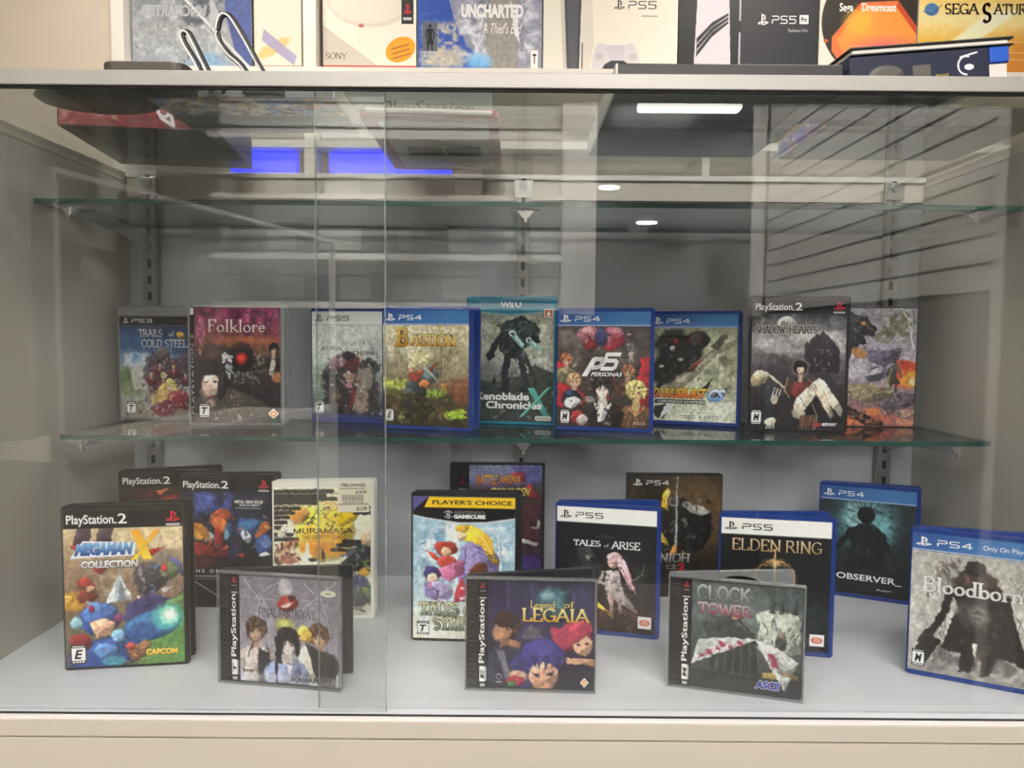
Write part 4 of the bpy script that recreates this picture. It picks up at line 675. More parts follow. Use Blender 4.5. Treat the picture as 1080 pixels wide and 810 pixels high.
def art_ff8():
    a = Art(116, 118, '#8e8896'); a.vg([(0, '#7c7684'), (40, '#8c8694'), (70, '#a49eac'), (100, '#c4beca')], rough=8)
    g = random.Random(4)
    for x0, y0, x1, y1 in ((4, 2, 34, 40), (18, 18, 40, 4), (96, 2, 62, 30), (82, 20, 64, 4), (2, 20, 40, 22), (98, 26, 62, 20), (24, 10, 14, 46), (80, 10, 90, 50)): a.l([(x0, y0), (x1, y1)], 1.4, '#b8b2be', .8, 1); a.l([(x0+2, y0), (x1+2, y1+1)], .6, '#6c6674', .7)
    a.p([(14, 40), (26, 22), (36, 46), (24, 50)], '#a8a2b0', .8, 3).p([(64, 46), (74, 22), (90, 44), (80, 50)], '#a49eac', .8, 3)
    a.b(46, 10, 7, 9, '#b4aeb8', .9, .4).b(46, 11, 4, 6, '#c8c0c4', .8, .5).b(46, 20, 8, 6, '#989298', .7, .5); a.b(49, 24, 10, 8, '#9c2424', .95, .25, -10, .15).b(50, 22, 5, 3, '#c85048', .9, .4).b(47, 26, 5, 2, '#e4d4d0', .9, .3, -20).b(52, 19, 4, 3, '#4c1c1c', .9)
    a.b(45, 45, 9, 8, '#a8a850', .9, .7).b(45, 44, 4, 4, '#d0d878', .9, .6)
    a.bust(16, 52, 9, '#d0a488', '#4c3830', '#a89c98', -2).p([(6, 72), (18, 66), (22, 100), (4, 100)], '#d8c8c0', 1, 1, .6).p([(18, 68), (30, 72), (32, 100), (18, 100)], '#2c2a2e', 1, 1)
    a.bust(79, 54, 9, '#d8ac88', '#5c3c2c', '#2c282c', 2).b(66, 53, 8, 9, '#e8bc50', .95, .3, 0, .3).p([(58, 68), (66, 62), (78, 80), (74, 100), (58, 100)], '#ddd4c0', 1, 1, .5).p([(66, 60), (84, 68), (94, 84), (96, 100), (78, 100)], '#2f2b2e', 1, 1)
    a.bust(48, 62, 10, '#ecdcd4', '#1f1d22', '#8a94b8', 1).p([(34, 80), (42, 72), (44, 100), (36, 100)], '#25242c', 1, 1).p([(38, 82), (58, 80), (62, 100), (38, 100)], '#8c96bc', 1, 1, .4).p([(46, 82), (54, 82), (50, 94)], '#e0d8e4', .9, 1).b(40, 66, 4, 12, '#1f1d22', .95, .3, 8).b(57, 64, 3, 9, '#1f1d22', .95, .3, -8)
    for x, y, dx, dy in ((13, 63, -5, 14), (26, 64, 4, 8)): a.l([(x, y), (x+dx, y+dy)], 2, '#4c3830', .9)
    a.p([(0, 92), (100, 92), (100, 100), (0, 100)], '#d8d2dc', .5, 8); a.n(.1, 3, 4)
    a.t('FINAL', 19, 29, 38, 38.4, '#1c1a20', 's', .0).t('FANTASY', 40, 29, 66, 38.4, '#1c1a20', 's', .0).t('VIII', 68, 29, 77, 38.4, '#1c1a20', 's', .0)
    a.t('SQUARESOFT', 51, 93.4, 92, 97.6, '#18161c', 'b', .03, .2, part='publisher_mark'); a.t('0230', 3, 88.6, 14, 91.4, '#18161c', 'b', .05, part='publisher_mark')
    a.poly([_o(.5, .5, .5, .5)[:-1]], 81, 9.6, 96, 16, '#e8e8d0', None, 1, 'oval_sticker').quad(86, 12, 91, 13.6, '#9c9c78', 'oval_sticker', 2); return a
def art_leg():
    a = Art(116, 118, '#24203c'); a.vg([(0, '#1f1c3c'), (30, '#2c2850'), (55, '#2a2644'), (80, '#201c34'), (100, '#1a1828')], rough=10).cl('#3c3868', (0, 0, 100, 60), 18, 3, .5, .3, .7).l([(18, 0), (18, 26)], 1.6, '#6c6490', .6, 3).l([(40, 0), (40, 30)], 1.4, '#6c6490', .5, 3).p([(30, 54), (40, 40), (52, 54)], '#6c6878', .8, 3).b(41, 48, 9, 5, '#5a5664', .8, .6)
    a.b(61, 21, 18, 18, '#1c3440', 1, .12).b(58, 17, 12, 11, '#3c6878', .9, .7).b(55, 13, 6, 5, '#8cb4bc', .8, .8).cl('#5c8c94', (48, 6, 76, 36), 5, 4, .6, .2, .6)
    for k in range(2): a.l([(43+36*k, 10), (41+40*k, 22), (44+34*k, 32)], 1.4, '#4c4c74', .9)
    a.bust(16, 44, 10.5, '#b87c5c', '#3c2420', '#26243c', -3).b(10, 48, 6, 9, '#c48c68', .9, .4, 10).p([(20, 54), (32, 58), (30, 66), (18, 62)], '#9c6850', 1, 1.2).b(18, 36, 12, 7, '#342020', 1, .25, -10, .2)
    a.p([(0, 68), (14, 62), (36, 62), (40, 100), (0, 100)], '#2c2c40', 1, 1.5, .8).p([(8, 64), (14, 66), (22, 92), (16, 92)], '#8c8894', .7, 2)
    a.b(78, 50, 20, 13, '#a8304c', 1, .2, -30, .15).b(86, 46, 12, 12, '#c03c58', 1, .3, -30, .1).b(62, 46, 5, 4, '#b83450', .9, .4, 30).b(88, 58, 9, 11, '#e8b494', 1, .2, -15).b(83, 49, 12, 6, '#b43450', 1, .3, -35).b(84, 58, 1.8, 1.4, '#3c2030', .9).b(92, 57, 1.8, 1.4, '#3c2030', .9).b(88, 64, 2, .7, '#a84a48', .9).p([(70, 70), (100, 72), (100, 78), (74, 76)], '#d8a080', 1, 1.2)
    a.p([(34, 60), (44, 56), (52, 100), (26, 100), (20, 76)], '#32306a', 1, 1.5, .6).b(52, 71, 21, 18, '#34307c', 1, .15, 10, .08).b(48, 64, 14, 8, '#4c48a0', .8, .6, -20).b(52, 88, 14, 13, '#dca484', 1, .2).b(50, 98, 8, 6, '#c48c6c', .8)
    for k in range(7): a.p([(36+k*5.4, 70), (42+k*5, 70), (38+k*5+2*math.sin(k*2), 86-abs(k-3)*2)], ['#3c3888', '#2c2868'][k % 2], 1, .8)
    a.b(45, 88, 3, 1.4, '#2a1c2c', .9, .4, 12).b(58, 87, 3, 1.4, '#2a1c2c', .9, .4, -12).l([(41, 86), (48, 87)], 1, '#241c4c').l([(55, 86), (62, 84)], 1, '#241c4c').b(51, 96, 2, .7, '#8c4a40', .8).b(29, 89, 9, 5, '#dca888', .9, .3, 10, .1).b(26, 94, 10, 5, '#a82c3c', .95, .3, 0, .2).b(22, 97, 4, 3, '#3c8c4c', .95, .3)
    a.n(.12, 3, 4)
    a.t('Legend', 39, 17.6, 62, 26.4, '#d8c878', 's', .01, 0, None, '#1c1830', .03).t('of', 70, 17.6, 80, 24, '#d8c878', 's', .01, 0, None, '#1c1830', .03).t('LEGAIA', 31, 24.4, 95, 37.6, '#f4e8a0', 's', .02, 0, '#c8983c', '#241c24', .04)
    a.quad(7, 94.6, 13, 95.4, '#b8b8c4', 'publisher_mark'); a.l([(10+2.4*math.cos(R(30*k)), 90+2.4*math.sin(R(30*k))) for k in range(13)], .6, '#b8b8c4'); return diamond(a, 86, 89, 94, 98)
def art_arise():
    a = Art(128, 160, '#1f1d1f'); a.vg([(12, '#1c1b1e'), (45, '#232225'), (70, '#2c2624'), (84, '#40302a'), (100, '#33261f')], rough=10).cl('#3a3836', (10, 40, 100, 80), 16, 3, .5, .3, .6)
    a.b(30, 38, 8, 8, '#3c3d42', .9, .4, 0, .3).bust(33, 39, 4, '#8c8884', '#3a3b40', '#3f4044', -1).p([(20, 44), (44, 44), (50, 62), (30, 66), (16, 58)], '#35363b', .9, 2, 1).l([(10, 43), (16, 48), (26, 50)], .9, '#8d8f96').sh(14, (18, 38, 46, 60), ['#55575e', '#2a2b30', '#6c6d72'], 7, 5, .7)
    a.l([(88, 44), (86, 52), (74, 60), (70, 61)], 1, '#8c8a8a').b(58, 44, 6, 6, '#e0b8a4', 1, .3).b(59, 40, 8, 6, '#dcb0b4', 1, .25, 0, .15).p([(62, 38), (70, 42), (76, 54), (80, 66), (82, 70), (72, 62), (66, 52), (62, 46)], '#d8a4ac', 1, 1, .5).l([(66, 42), (72, 54), (78, 64)], 1.6, '#f0ccd0')
    a.p([(50, 50), (64, 50), (66, 62), (70, 70), (82, 80), (84, 84), (68, 78), (58, 74), (50, 70)], '#a89c98', 1, 1, .6).p([(50, 50), (62, 50), (62, 60), (52, 62)], '#d0c8c4', .9, 1, .5).l([(48, 52), (44, 60), (52, 62)], 3.6, '#c8b8b0').p([(52, 70), (58, 72), (60, 86), (56, 88)], '#b4948c', 1, 1).p([(60, 72), (66, 74), (68, 86), (64, 86)], '#8c7470', 1, 1).sh(24, (46, 46, 80, 82), ['#2c2628', '#e0d8d4', '#6c4c4c', '#b08c88'], 6, 7, .8)
    a.p([(43, 76), (60, 88), (58, 90), (42, 80)], '#e0b440', 1, .8).sp(40, (20, 84, 100, 98), ['#5c4436', '#2a201c', '#6c5444'], .6, 2.2, 8, .6).l([(62, 86), (70, 82), (76, 85), (80, 82)], .8, '#8c7454', .7).b(10, 60, 16, 30, '#17161a', .6, .7); a.n(.16, 3, 4, (0, 13, 100, 100))
    for k in range(7): a.l([(40+k*3, 21+abs(k-3)*.5), (41+k*3, 24.5)], .8, '#6c6c70', .8)
    a.t('TALES', 17, 26.6, 45, 31.6, '#f0f0f0', 's', .02).t('of', 48, 28.6, 53, 31.6, '#d0d0d0', 's', .0).t('ARISE', 55, 26, 84, 32.6, '#f0f0f0', 's', .02); hdr5(a)
    return oval_mark(a, 83, 86, 96, 95.6)
def art_nioh():
    a = Art(138, 181, '#241d16'); a.vg([(0, '#3a3024'), (30, '#4c3a24'), (60, '#2c2318'), (100, '#17130f')], rough=10).b(68, 30, 46, 40, '#6a5030', .7, .9).cl('#1a1713', (0, 0, 40, 60), 16, 3, .5, .3, .7)
    d = '#1d1c1b'; a.p([(38, 24), (56, 18), (72, 24), (90, 30), (92, 44), (84, 58), (64, 66), (44, 64), (32, 50), (34, 34)], d, 1, 1.5, 1.5).b(72, 27, 13, 5, '#9c9a94', .9, .35, 18, .25).b(78, 28, 10, 3, '#c0beb8', .8, .5, 14).b(48, 22, 7, 8, '#3a3734', .9, .3, 0, .3).l([(48+4*math.cos(R(30*k)), 22+3*math.sin(R(30*k))) for k in range(13)], 1.4, '#c0b8a8', .8)
    a.sh(44, (34, 20, 90, 64), ['#33302d', '#0e0d0d', '#57534d', '#45403a', '#7d7a74'], 9, 6, .85).l([(52, 2), (52, 60)], 2.8, '#8d8c88', .9).l([(52.6, 2), (52.6, 60)], .8, '#c8c8c4'); [a.l([(51, 3+k*2.4), (54, 4.4+k*2.4)], .8, '#3a3632') for k in range(6)]
    a.p([(42, 10), (46, 14), (42, 22), (44, 30), (36, 26), (37, 16)], '#e0b434', 1, .8, .4).p([(42, 11), (44, 14), (40, 21), (41, 26)], '#f4ecb4', .9, .8).p([(30, 42), (42, 52), (46, 60), (36, 54), (30, 46)], '#d0b438', 1, .8).p([(46, 64), (50, 56), (54, 62), (48, 68)], '#d0883c', 1, .8).l([(58, 62), (66, 66)], 1.2, '#c89848').l([(40, 66), (60, 64)], 1.4, '#b8a890', .7)
    a.n(.2, 3, 4, (0, 6, 100, 100)); a.mark(5, 3, 15.5, 8.6, '#f0f0f0').t('PS4', 19, 4, 43.5, 8.2, '#e8e8e8', 'l', .02, part='platform_lettering')
    return a.t('NIOH', 34, 64, 68, 72, '#c8c8c4', 's', .03, .06, '#7c7c78').t('\u4ec1\u738b', 42, 73.6, 53, 77.4, '#b4b0a8', 'b').t('2', 55, 72.4, 62, 78.4, '#b82430', 'b', .05)
def art_elden():
    a = Art(128, 160, '#16181c'); a.vg([(12, '#1a1c20'), (50, '#17191d'), (80, '#20262a'), (100, '#1a1e22')], rough=10).cl('#2c3438', (0, 60, 100, 100), 16, 3, .5, .3, .8)
    for r, al, w in ((18, .9, 1.3), (20, .5, .7), (16.5, .4, .6)): a.l([(50+r*math.cos(R(10*k)), 46+r*.8*math.sin(R(10*k))) for k in range(37)], w, '#c89858', al, 1)
    a.l([(50, 24), (50, 74)], 1.6, '#d8a868', 1, 1).l([(45, 25), (50, 23), (55, 25)], 1.2, '#d0a060').l([(40, 36), (50, 33), (60, 36)], 1, '#b88848', .9).l([(34, 46), (50, 58), (70, 54), (74, 62)], 1.3, '#d09c58', .9).b(66, 52, 4, 3, '#f0c080', .7, .9).b(72, 60, 3, 6, '#e0a060', .5, .9, 20).b(50, 34, 5, 4, '#f0c890', .5, .9)
    a.n(.16, 3, 4, (0, 13, 100, 100)); hdr5(a); a.t('ELDEN', 10, 15.4, 55, 25, '#e4d0a8', 's', .0, 0, '#a88c5c').t('RING', 59, 15.4, 92, 25, '#e4d0a8', 's', .0, 0, '#a88c5c'); return oval_mark(a, 83, 86.5, 96, 95.4)
def art_clock():
    a = Art(116, 118, '#5c6662'); a.vg([(0, '#4c5654'), (30, '#5c6866'), (60, '#48524e'), (84, '#3a3f3c'), (100, '#2a2a2c')], rough=8).cl('#7c8884', (0, 0, 60, 40), 14, 3, .5, .3, .6)
    a.p([(58, 26), (70, 20), (96, 24), (98, 60), (78, 66), (60, 58)], '#a4aca0', 1, 1.2, 1).cl('#d0d4c8', (58, 22, 98, 62), 7, 5, .5, .25, .9)
    g = random.Random(8)
    for k in range(22): x, y = g.uniform(60, 96), g.uniform(24, 60); a.l([(x, y), (x+g.uniform(-4, 4), y+g.uniform(4, 9))], 1.2, '#3c4440', .9, .8)
    for x in (72, 80, 92): a.p([(x-2.5, 24), (x-2, 15), (x, 11), (x+2, 15), (x+2.5, 24)], '#48504e', .9)
    a.p([(16, 46), (34, 38), (50, 42), (58, 50), (62, 84), (18, 84), (12, 60)], '#343d3a', 1, 1.2, 1)
    for k in range(12): a.l([(22+k*3.4, 54), (19+k*3.8, 84)], 1.2, ['#242a28', '#55605c'][k % 2], .8)
    a.p([(10, 38), (20, 32), (38, 30), (42, 36), (24, 44), (12, 48)], '#3f4845', 1, 1, .6).b(41, 31, 5, 3, '#d0a488', 1, .3, -30).l([(42, 33), (56, 47)], 1.8, '#2c2c2c').b(80, 50, 6, 9, '#3c423c', .9, .3, 0, .2).b(80, 44, 3.2, 3.6, '#8c7c70', .9)
    a.p([(58, 50), (0, 79), (6, 56), (30, 51)], '#b8bcba', 1, .6).p([(58, 50), (20, 67), (6, 56), (30, 51)], '#d0d2d0', .8, 1).p([(58, 50), (84, 96), (96, 68), (74, 54)], '#b4b8b6', 1, .6).p([(58, 50), (88, 76), (96, 68), (74, 54)], '#d4d6d4', .8, 1).l([(58, 50), (0, 79)], .8, '#f0f0ee').l([(58, 50), (84, 96)], .8, '#f0f0ee')
    for x, y, q in ((16, 66, 3), (28, 58, 4), (24, 62, 3), (44, 55, 3), (36, 60, 2), (10, 70, 2), (72, 64, 4), (76, 72, 3), (80, 84, 2.6), (86, 92, 2), (74, 68, 3)):
        a.b(x, y, q, q*.6, '#a02c50', .9, .3, 30, .4); a.l([(x, y), (x+4, y-3)], .9, '#a02c50'); a.l([(x, y), (x-3, y+4)], .9, '#a02c50')
    a.p([(64, 80), (84, 78), (96, 80), (96, 84), (64, 86)], '#a88c50', .9, 1).r(0, 85, 100, 100, '#2a2b2e'); a.p([(66, 70), (84, 96), (88, 86), (74, 70)], '#b4b8b6', 0)
    a.p([(74, 78), (84, 96), (90, 82)], '#c4c8c6', 1, .7); a.n(.16, 2.6, 4)
    a.t('CLOCK', 4, 3, 53, 18, '#c8ccc8', 'm', .05, 0, '#6c7472', '#2c3230', .03).t('TOWER', 5, 19.4, 54, 31, '#c4c0c0', 'm', .06, 0, '#a03450', '#2c2a2c', .03)
    return a.t('ASCII', 58, 87.6, 80, 95, '#3c48a0', 'b', .06, .2, None, '#d8d8e4', .04, 'publisher_mark')
def art_obs():
    a = Art(128, 160, '#22282c'); a.vg([(12, '#2a3034'), (50, '#242b2f'), (75, '#1c2024'), (100, '#181b20')], rough=12).b(48, 33, 32, 30, '#4a8088', .9, 1.1).b(40, 27, 14, 16, '#a8d8d8', .7, 1.2).b(62, 38, 14, 18, '#6cacb0', .7, 1.2)
    for k in range(40): g = random.Random(k); t = R(g.uniform(180, 380)); r = g.uniform(14, 30); a.l([(50+14*math.cos(t), 30+11*math.sin(t)), (50+r*math.cos(t), 30+r*.8*math.sin(t))], .8, '#9cc8c8', .4)
    a.sp(50, (4, 14, 96, 60), ['#1c2428', '#34464c', '#20282c'], .6, 2.6, 5, .6, 5, 20); d = '#15191c'
    a.b(49, 25, 9, 10, d, 1, .15).p([(30, 40), (42, 33), (58, 33), (68, 42), (70, 56), (66, 76), (32, 76), (34, 56)], d, 1, 1.5, 1).l([(34, 40), (24, 52), (12, 66)], 9, d).l([(66, 42), (74, 58)], 8, d); [a.l([(44+k*2, 20), (36+k*5, 12)], 1, d) for k in range(5)]; a.sh(18, (34, 34, 66, 70), ['#2c3438', '#0e1012', '#3a464a'], 7, 6, .8); a.n(.24, 4, 3, (0, 13, 100, 100))
    hdr4(a); a.t('>OBSERVER_', 12, 81.0, 88, 87.6, '#f4f6f6', 'b', .01); return a.t('Aspyr', 62, 92.4, 78, 94.6, '#c4c8c8', part='publisher_mark')
def art_blood():
    a = Art(128, 160, '#b8b6b0'); a.vg([(12, '#a4a29c'), (30, '#bcbab4'), (60, '#c4c2bc'), (84, '#b4b2ac'), (100, '#8c8a86')], rough=10).cl('#8c8a85', (0, 12, 100, 100), 22, 3, .55, .35, .6).cl('#d8d6d0', (0, 30, 100, 96), 16, 6, .55, .3, .6)
    d = '#2f2c2b'; a.cl('#4c4a48', (16, 76, 98, 100), 14, 9, .5, .3, .8)
    # person in a long ragged coat and tall collar, seen from behind
    a.p([(40, 24), (44, 17), (50, 15), (56, 18), (58, 24), (64, 30), (72, 36), (74, 52), (80, 62), (84, 82), (72, 80), (66, 82), (62, 96), (56, 97), (52, 80), (48, 96), (40, 97), (40, 82), (32, 84), (24, 80), (34, 62), (36, 46), (30, 38), (36, 30)], d, 1, 1.4, 1.8)
    a.b(50, 30, 17, 10, '#4a3c36', .95, .35, 0, .35).b(49, 22, 8, 5, d, 1, .25, 0, .15).l([(32, 38), (26, 56), (16, 74)], 8, d).l([(72, 40), (78, 60), (84, 74)], 8, d).p([(10, 70), (24, 74), (16, 94), (6, 90)], d, 1, 1.2, 2).p([(76, 66), (98, 82), (100, 100), (90, 92), (80, 80)], d, 1, 1.2, 2)
    a.b(50, 54, 13, 12, '#55524f', .8, .8, 0, .3).b(52, 54, 6, 7, '#8d8a86', .6, .9, 0, .4).sh(40, (32, 28, 76, 84), ['#3d3937', '#1d1b1b', '#54504c', '#5a463c'], 9, 5, .7).p([(49, 74), (53, 74), (52, 90)], '#c4c2bc', 1, 1)
    for k in range(50): g = random.Random(k+3); x = g.choice([g.uniform(12, 36), g.uniform(66, 92)]); y = g.uniform(18, 92); a.l([(x, y), (x+g.uniform(-4, 4), y+g.uniform(3, 9))], .9, d, .6)
    a.sp(40, (20, 16, 44, 34), ['#6c6056', '#4a403a'], .4, 1.6, 7, .6, 5, 60); a.n(.14, 3, 4, (0, 13, 100, 100))
    a.t('Bloodborne', 9, 30.4, 93, 42, '#f6f6f4', 's', .02, 0, None, '#6c6864', .02); hdr4(a, 'Only On PlayStation'); a.esrb(3, 84.5, 13, 96.5, 'M'); return a
# ================================================================ materials
M.update(
    print=attr_mat('printed paper', .34, .35), card=attr_mat('printed card', .42, .35),
    black=mat('black case plastic', '#1b1b1d', .38, noise=.15, nscale=60), blue=mat('blue case plastic', '#183a86', .22, spec=.6),
    teal=mat('turquoise case plastic', '#15809c', .22, spec=.6), white_pl=mat('white case plastic', '#e9e6dc', .35),
    clear=glass('clear case plastic', '#e4e6e6', 1.5, .05, .2), clear_lid=glass('clear lid', '#fbfcfc', 1.45, .02, 0), rib=mat('ribbed black hinge', '#232326', .3),
    dark_tray=mat('dark tray plastic', '#2a2a2d', .35), disc=mat('black disc', '#121214', .15, spec=.7), paper=mat('page edges', '#d8d4cc', .8),
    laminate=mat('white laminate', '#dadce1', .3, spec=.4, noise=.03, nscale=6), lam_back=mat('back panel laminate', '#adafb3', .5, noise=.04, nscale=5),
    side=mat('side panel laminate', '#b7b2aa', .35, spec=.35, noise=.05, nscale=4), beige=mat('beige laminate', '#beb6aa', .5, noise=.03, nscale=5), rail=mat('pale rail', '#d9d6d2', .4), rail_white=mat('white track', '#e6e0de', .35),
    alu=mat('brushed rail', '#a3a09c', .32, .35, noise=.05, nscale=40), steel=mat('grey slotted steel', '#8f8f8e', .35, .6), chrome=mat('chrome bracket', '#d8d8d8', .16, .9), slot=mat('dark slot', '#17171a', .6),
    glass=glass('clear glass', '#fafdfc', 1.5), door=glass('door glass', '#fcfdfd', 1.64), gedge=mat('green glass edge', '#1d4a42', .15, spec=.7), gedge_pale=mat('polished pane edge', '#9fb4ac', .2, spec=.6),
    pane_edge=glass('polished pane edge clear', '#dfe8e4', 1.5, .1, .22),
    wall=mat('warm wall paint', '#d8cdbc', .85, noise=.03, nscale=8), wall_grey=mat('grey wall paint', '#b8b6b2', .85, noise=.03, nscale=8), ceil=mat('ceiling paint', '#d4d2ce', .9), floor=mat('grey floor', '#8b8580', .45, noise=.15, nscale=10),
    shelf_white=mat('white shelf board', '#f0ece4', .45), slat=mat('grey slatwall', '#c9c7c2', .5), groove=mat('slatwall groove', '#2c2b2a', .6), night=mat('dark window pane', '#1b1d21', .12, spec=.6),
    lamp=mat('lit lamp', '#ffffff', .5, emit='#fffaf4', estr=23.), lamp_dim=mat('lit lamp beyond the cabinet', '#ffffff', .5, emit='#fff6ea', estr=11.), tube=mat('lit tube', '#ffffff', .5, emit='#fffaf2', estr=10.), bluelit=mat('lit blue strip', '#3040ff', .5, emit='#3038ff', estr=1.6),
    darkbox=mat('dark box card', '#1d1c1f', .4, noise=.2, nscale=30), brown=mat('brown moulded base', '#4a4239', .35, noise=.1, nscale=20), redp=mat('red plastic', '#9c2e34', .35), cream=mat('cream plastic', '#d4d0c6', .4), winp=mat('grey vent', '#5c5c5c', .5), navy=mat('navy card', '#1c2238', .4), bluecase=mat('bright blue case', '#2c5cc0', .25), greyfilm=mat('smoked tray', '#8d8d88', .3), cable_w=mat('white cable', '#ecebe6', .45), cable_b=mat('black cable', '#1b1b1d', .45))

# ================================================================ the room
CAMZ = 1.285; FZ = .9; Y0 = .755; YB = 1.215; XL, XR = -.6, .637; TOPZ = 1.53
struct('floor', MB().box(-3.2, -3.4, -.06, 3.4, 3.1, 0), M['floor'])
struct('ceiling', MB().box(-3.2, -3.4, 2.9, 3.4, 3.1, 2.96), M['ceil'])
struct('wall_back', MB().box(-3.2, 3.0, 0, 3.4, 3.1, 2.9), M['wall'])
struct('wall_left', MB().box(-3.3, -3.4, 0, -3.2, 3.1, 2.9), M['wall'])
struct('wall_right', MB().box(3.4, -3.4, 0, 3.5, 3.1, 2.9), M['wall_grey'])
struct('wall_front', MB().box(-3.2, -3.5, 0, 3.4, -3.4, 2.9), M['wall_grey'])
struct('wall_partition', MB().box(-3.2, 2.53, 0, -1.272, 3.0, 2.9), M['wall'])

for k, (x, y) in enumerate([(-1.5, -1.2), (.1, -1.0), (1.0, -.8), (-.6, -1.85), (.62, -1.9), (-.9, 1.75), (.9, 1.75)]):  # unseen panels; front ones placed to light the covers, one added for the slatwall
    t = thing('ceiling_light', ['square white ceiling light panel over the aisle, left of the cabinet middle', 'square white ceiling light panel in front of the cabinet middle', 'square white ceiling light panel over the aisle, right of the cabinet middle',
        'square white ceiling light panel in front of the mirrored shelf unit', 'square white ceiling light panel in front of the slatwall', 'square white ceiling light panel between the cabinet and the left of the wall shelves', 'square white ceiling light panel between the cabinet and the right of the wall shelves'][k], 'ceiling light', (x, y, 2.9), 0, 'ceiling light panels')
    f = MB()
    for (a, b, c, d) in ((-.32, -.32, .32, -.29), (-.32, .29, .32, .32), (-.32, -.29, -.29, .29), (.29, -.29, .32, .29)): f.box(a, b, -.03, c, d, 0)
    f.build('frame', M['rail_white'], t); MB().box(-.29, -.29, -.02, .29, .29, -.012).build('diffuser', M['lamp' if k < 5 else 'lamp_dim'], t)

# shop fittings behind the viewer, seen in the cabinet glass
sw = thing('slatwall_panel', 'grey grooved slatwall panel mirrored at the right of the cabinet glass', 'slatwall', (1.285, -1.45, 0))
b = MB()
b.box(0, -.93, 0, .0155, .95, 1.405)
for k in range(18, 32): b.box(0, -.93, .05+k*.0762, .0155, .95, .05+k*.0762+.066)
b.build('boards', [M['slat'], M['winp']], sw).data.polygons.foreach_set('material_index', [1]*6+[0]*84); MB().box(.016, -.93, 0, .04, .95, 2.5).build('grooved_backing', M['groove'], sw); MB().box(-.02, .951, 0, .06, 1.0, 2.5).build('end_post', M['rail'], sw)
nw = thing('night_window', 'tall dark window pane with pale posts mirrored above the dark blue cases', 'window', (.815, -2.44, 0))
MB().box(-.395, 0, 1.36, .395, .02, 2.6).build('pane', M['night'], nw)
for x0, x1 in ((-.57, -.396), (.396, .46)): MB().box(x0, -.01, 1.4, x1, .05, 2.66).build('post', M['rail'], nw); MB().box(x0, 0, 0, x1, .03, 1.3995).build('haze_cut_post', M['winp'], nw)  # dark lower posts added to keep their reflection off the covers
MB().box(-.395, -.01, 1.3, .395, .05, 1.36).build('sill', M['winp'], nw); MB().box(-.395, 0, 0, .395, .03, 1.3).build('panel', M['winp'], nw)
bs = thing('shop_shelf_unit', 'bright shelf unit with slatted back mirrored in the middle of the glass', 'shelf', (-.55, -2.46, 0))
b = MB()
for k in range(11, 20): b.box(-.95, -.02, .1+k*.125, .79, 0, .1+k*.125+.11)
MB().box(-.95, -.02, 0, .79, 0, 1.4).build('haze_cut_panel', M['winp'], bs)  # dark panel added to keep mirrored haze off the covers
b.build('slatted_back', M['slat'], bs); MB().box(-.95, -.05, 0, .79, -.02, 2.6).build('backing', M['groove'], bs)
for z in (1.42, 1.66, 1.95, 2.25): MB().box(-.95, 0, z, .79, .16, z+.03).build('shelf_board', M['shelf_white'], bs)
gg = random.Random(5)
for z in (1.4506, 1.6906, 1.9806):
    for k in range(5):
        x = -1.3+k*.3+gg.uniform(-.05, .05); w = gg.uniform(.05, .09); h = gg.uniform(.12, .19)
        o = MB().slab(x-w, z, x+w, z+h, -2.42, -2.35, .004, .002).build('boxed_item', [M['darkbox'], M['brown'], M['greyfilm'], M['winp']][gg.randrange(4)])
        tag(o, ['%s, %s along' % (q, w_) for q in ('small boxed item on the low mirrored shelf', 'small boxed item on the middle mirrored shelf', 'small boxed item on the high mirrored shelf') for w_ in ('first', 'second', 'third', 'fourth', 'last')][(0 if z < 1.5 else 1 if z < 1.8 else 2)*5+k], 'box', 'boxed items on the mirrored shelf unit')
st = thing('strip_light', 'long white strip light hanging over the aisle, mirrored at the top of the glass', 'light', (.755, -1.84, 2.262))
MB().slab(-.22, 0, .22, .042, -.03, .03, .008, .002).build('lit_tube', M['tube'], st); MB().box(-.22, -.035, .0425, .22, .035, .065).build('housing', M['rail'], st)
for x in (-.15, .15): MB().tube([(x, 0, .065), (x, 0, .638)], .003, 6).build('hanger', M['steel'], st)
for k, (x, z) in enumerate([(.47, 2.02), (.66, 1.85)]):  # added hanging discs in place of ceiling downlights reflected in the window
    t = thing('downlight_stand_in', ['round flat pendant lamp, the higher of the two mirrored over the dark window', 'round flat pendant lamp, the lower of the two mirrored over the dark window'][k], 'lamp', (x, -2.3, z), 0, 'pendant lamps')
    MB().lathe([(.001, 0), (.052, 0), (.052, .006), (.001, .006)], n=24).build('lit_disc', M['tube'], t); MB().lathe([(.052, .006), (.06, .004), (.05, .02), (.008, .04), (.001, .041)], n=24).build('shade', M['black'], t); MB().tube([(0, 0, .04), (0, 0, 2.9-z)], .002, 6).build('cord', M['cable_b'], t)
pc = thing('facing_showcase', 'low glass showcase across the aisle whose pale rails mirror as slanting streaks on the left', 'showcase', (-.985, -.14, 0), 0)
d = Vector((.2515, -1, 0)).normalized(); q = Vector((-d.y, d.x, 0))*-1
for z, w, nm in ((1.63, .012, 'top_rail'), (1.0, .022, 'bottom_rail')):
    b = MB(); n_ = Vector((-.97, -.243, 0))*.03; p0 = Vector((0, 0, z)); p1 = d*1.3+Vector((0, 0, z)); up = Vector((0, 0, w))
    b.add([p0, p0+n_, p0+n_+up, p0+up, p1, p1+n_, p1+n_+up, p1+up], [(0,1,2,3),(4,5,6,7),(0,1,5,4),(1,2,6,5),(2,3,7,6),(3,0,4,7)]); b.build(nm, M['rail_white'], pc)
for s_ in (0, 1.28): p0 = d*s_; MB().box(p0.x-.02, p0.y-.01, 0, p0.x, p0.y+.01, 1.64).build('post', M['rail'], pc)
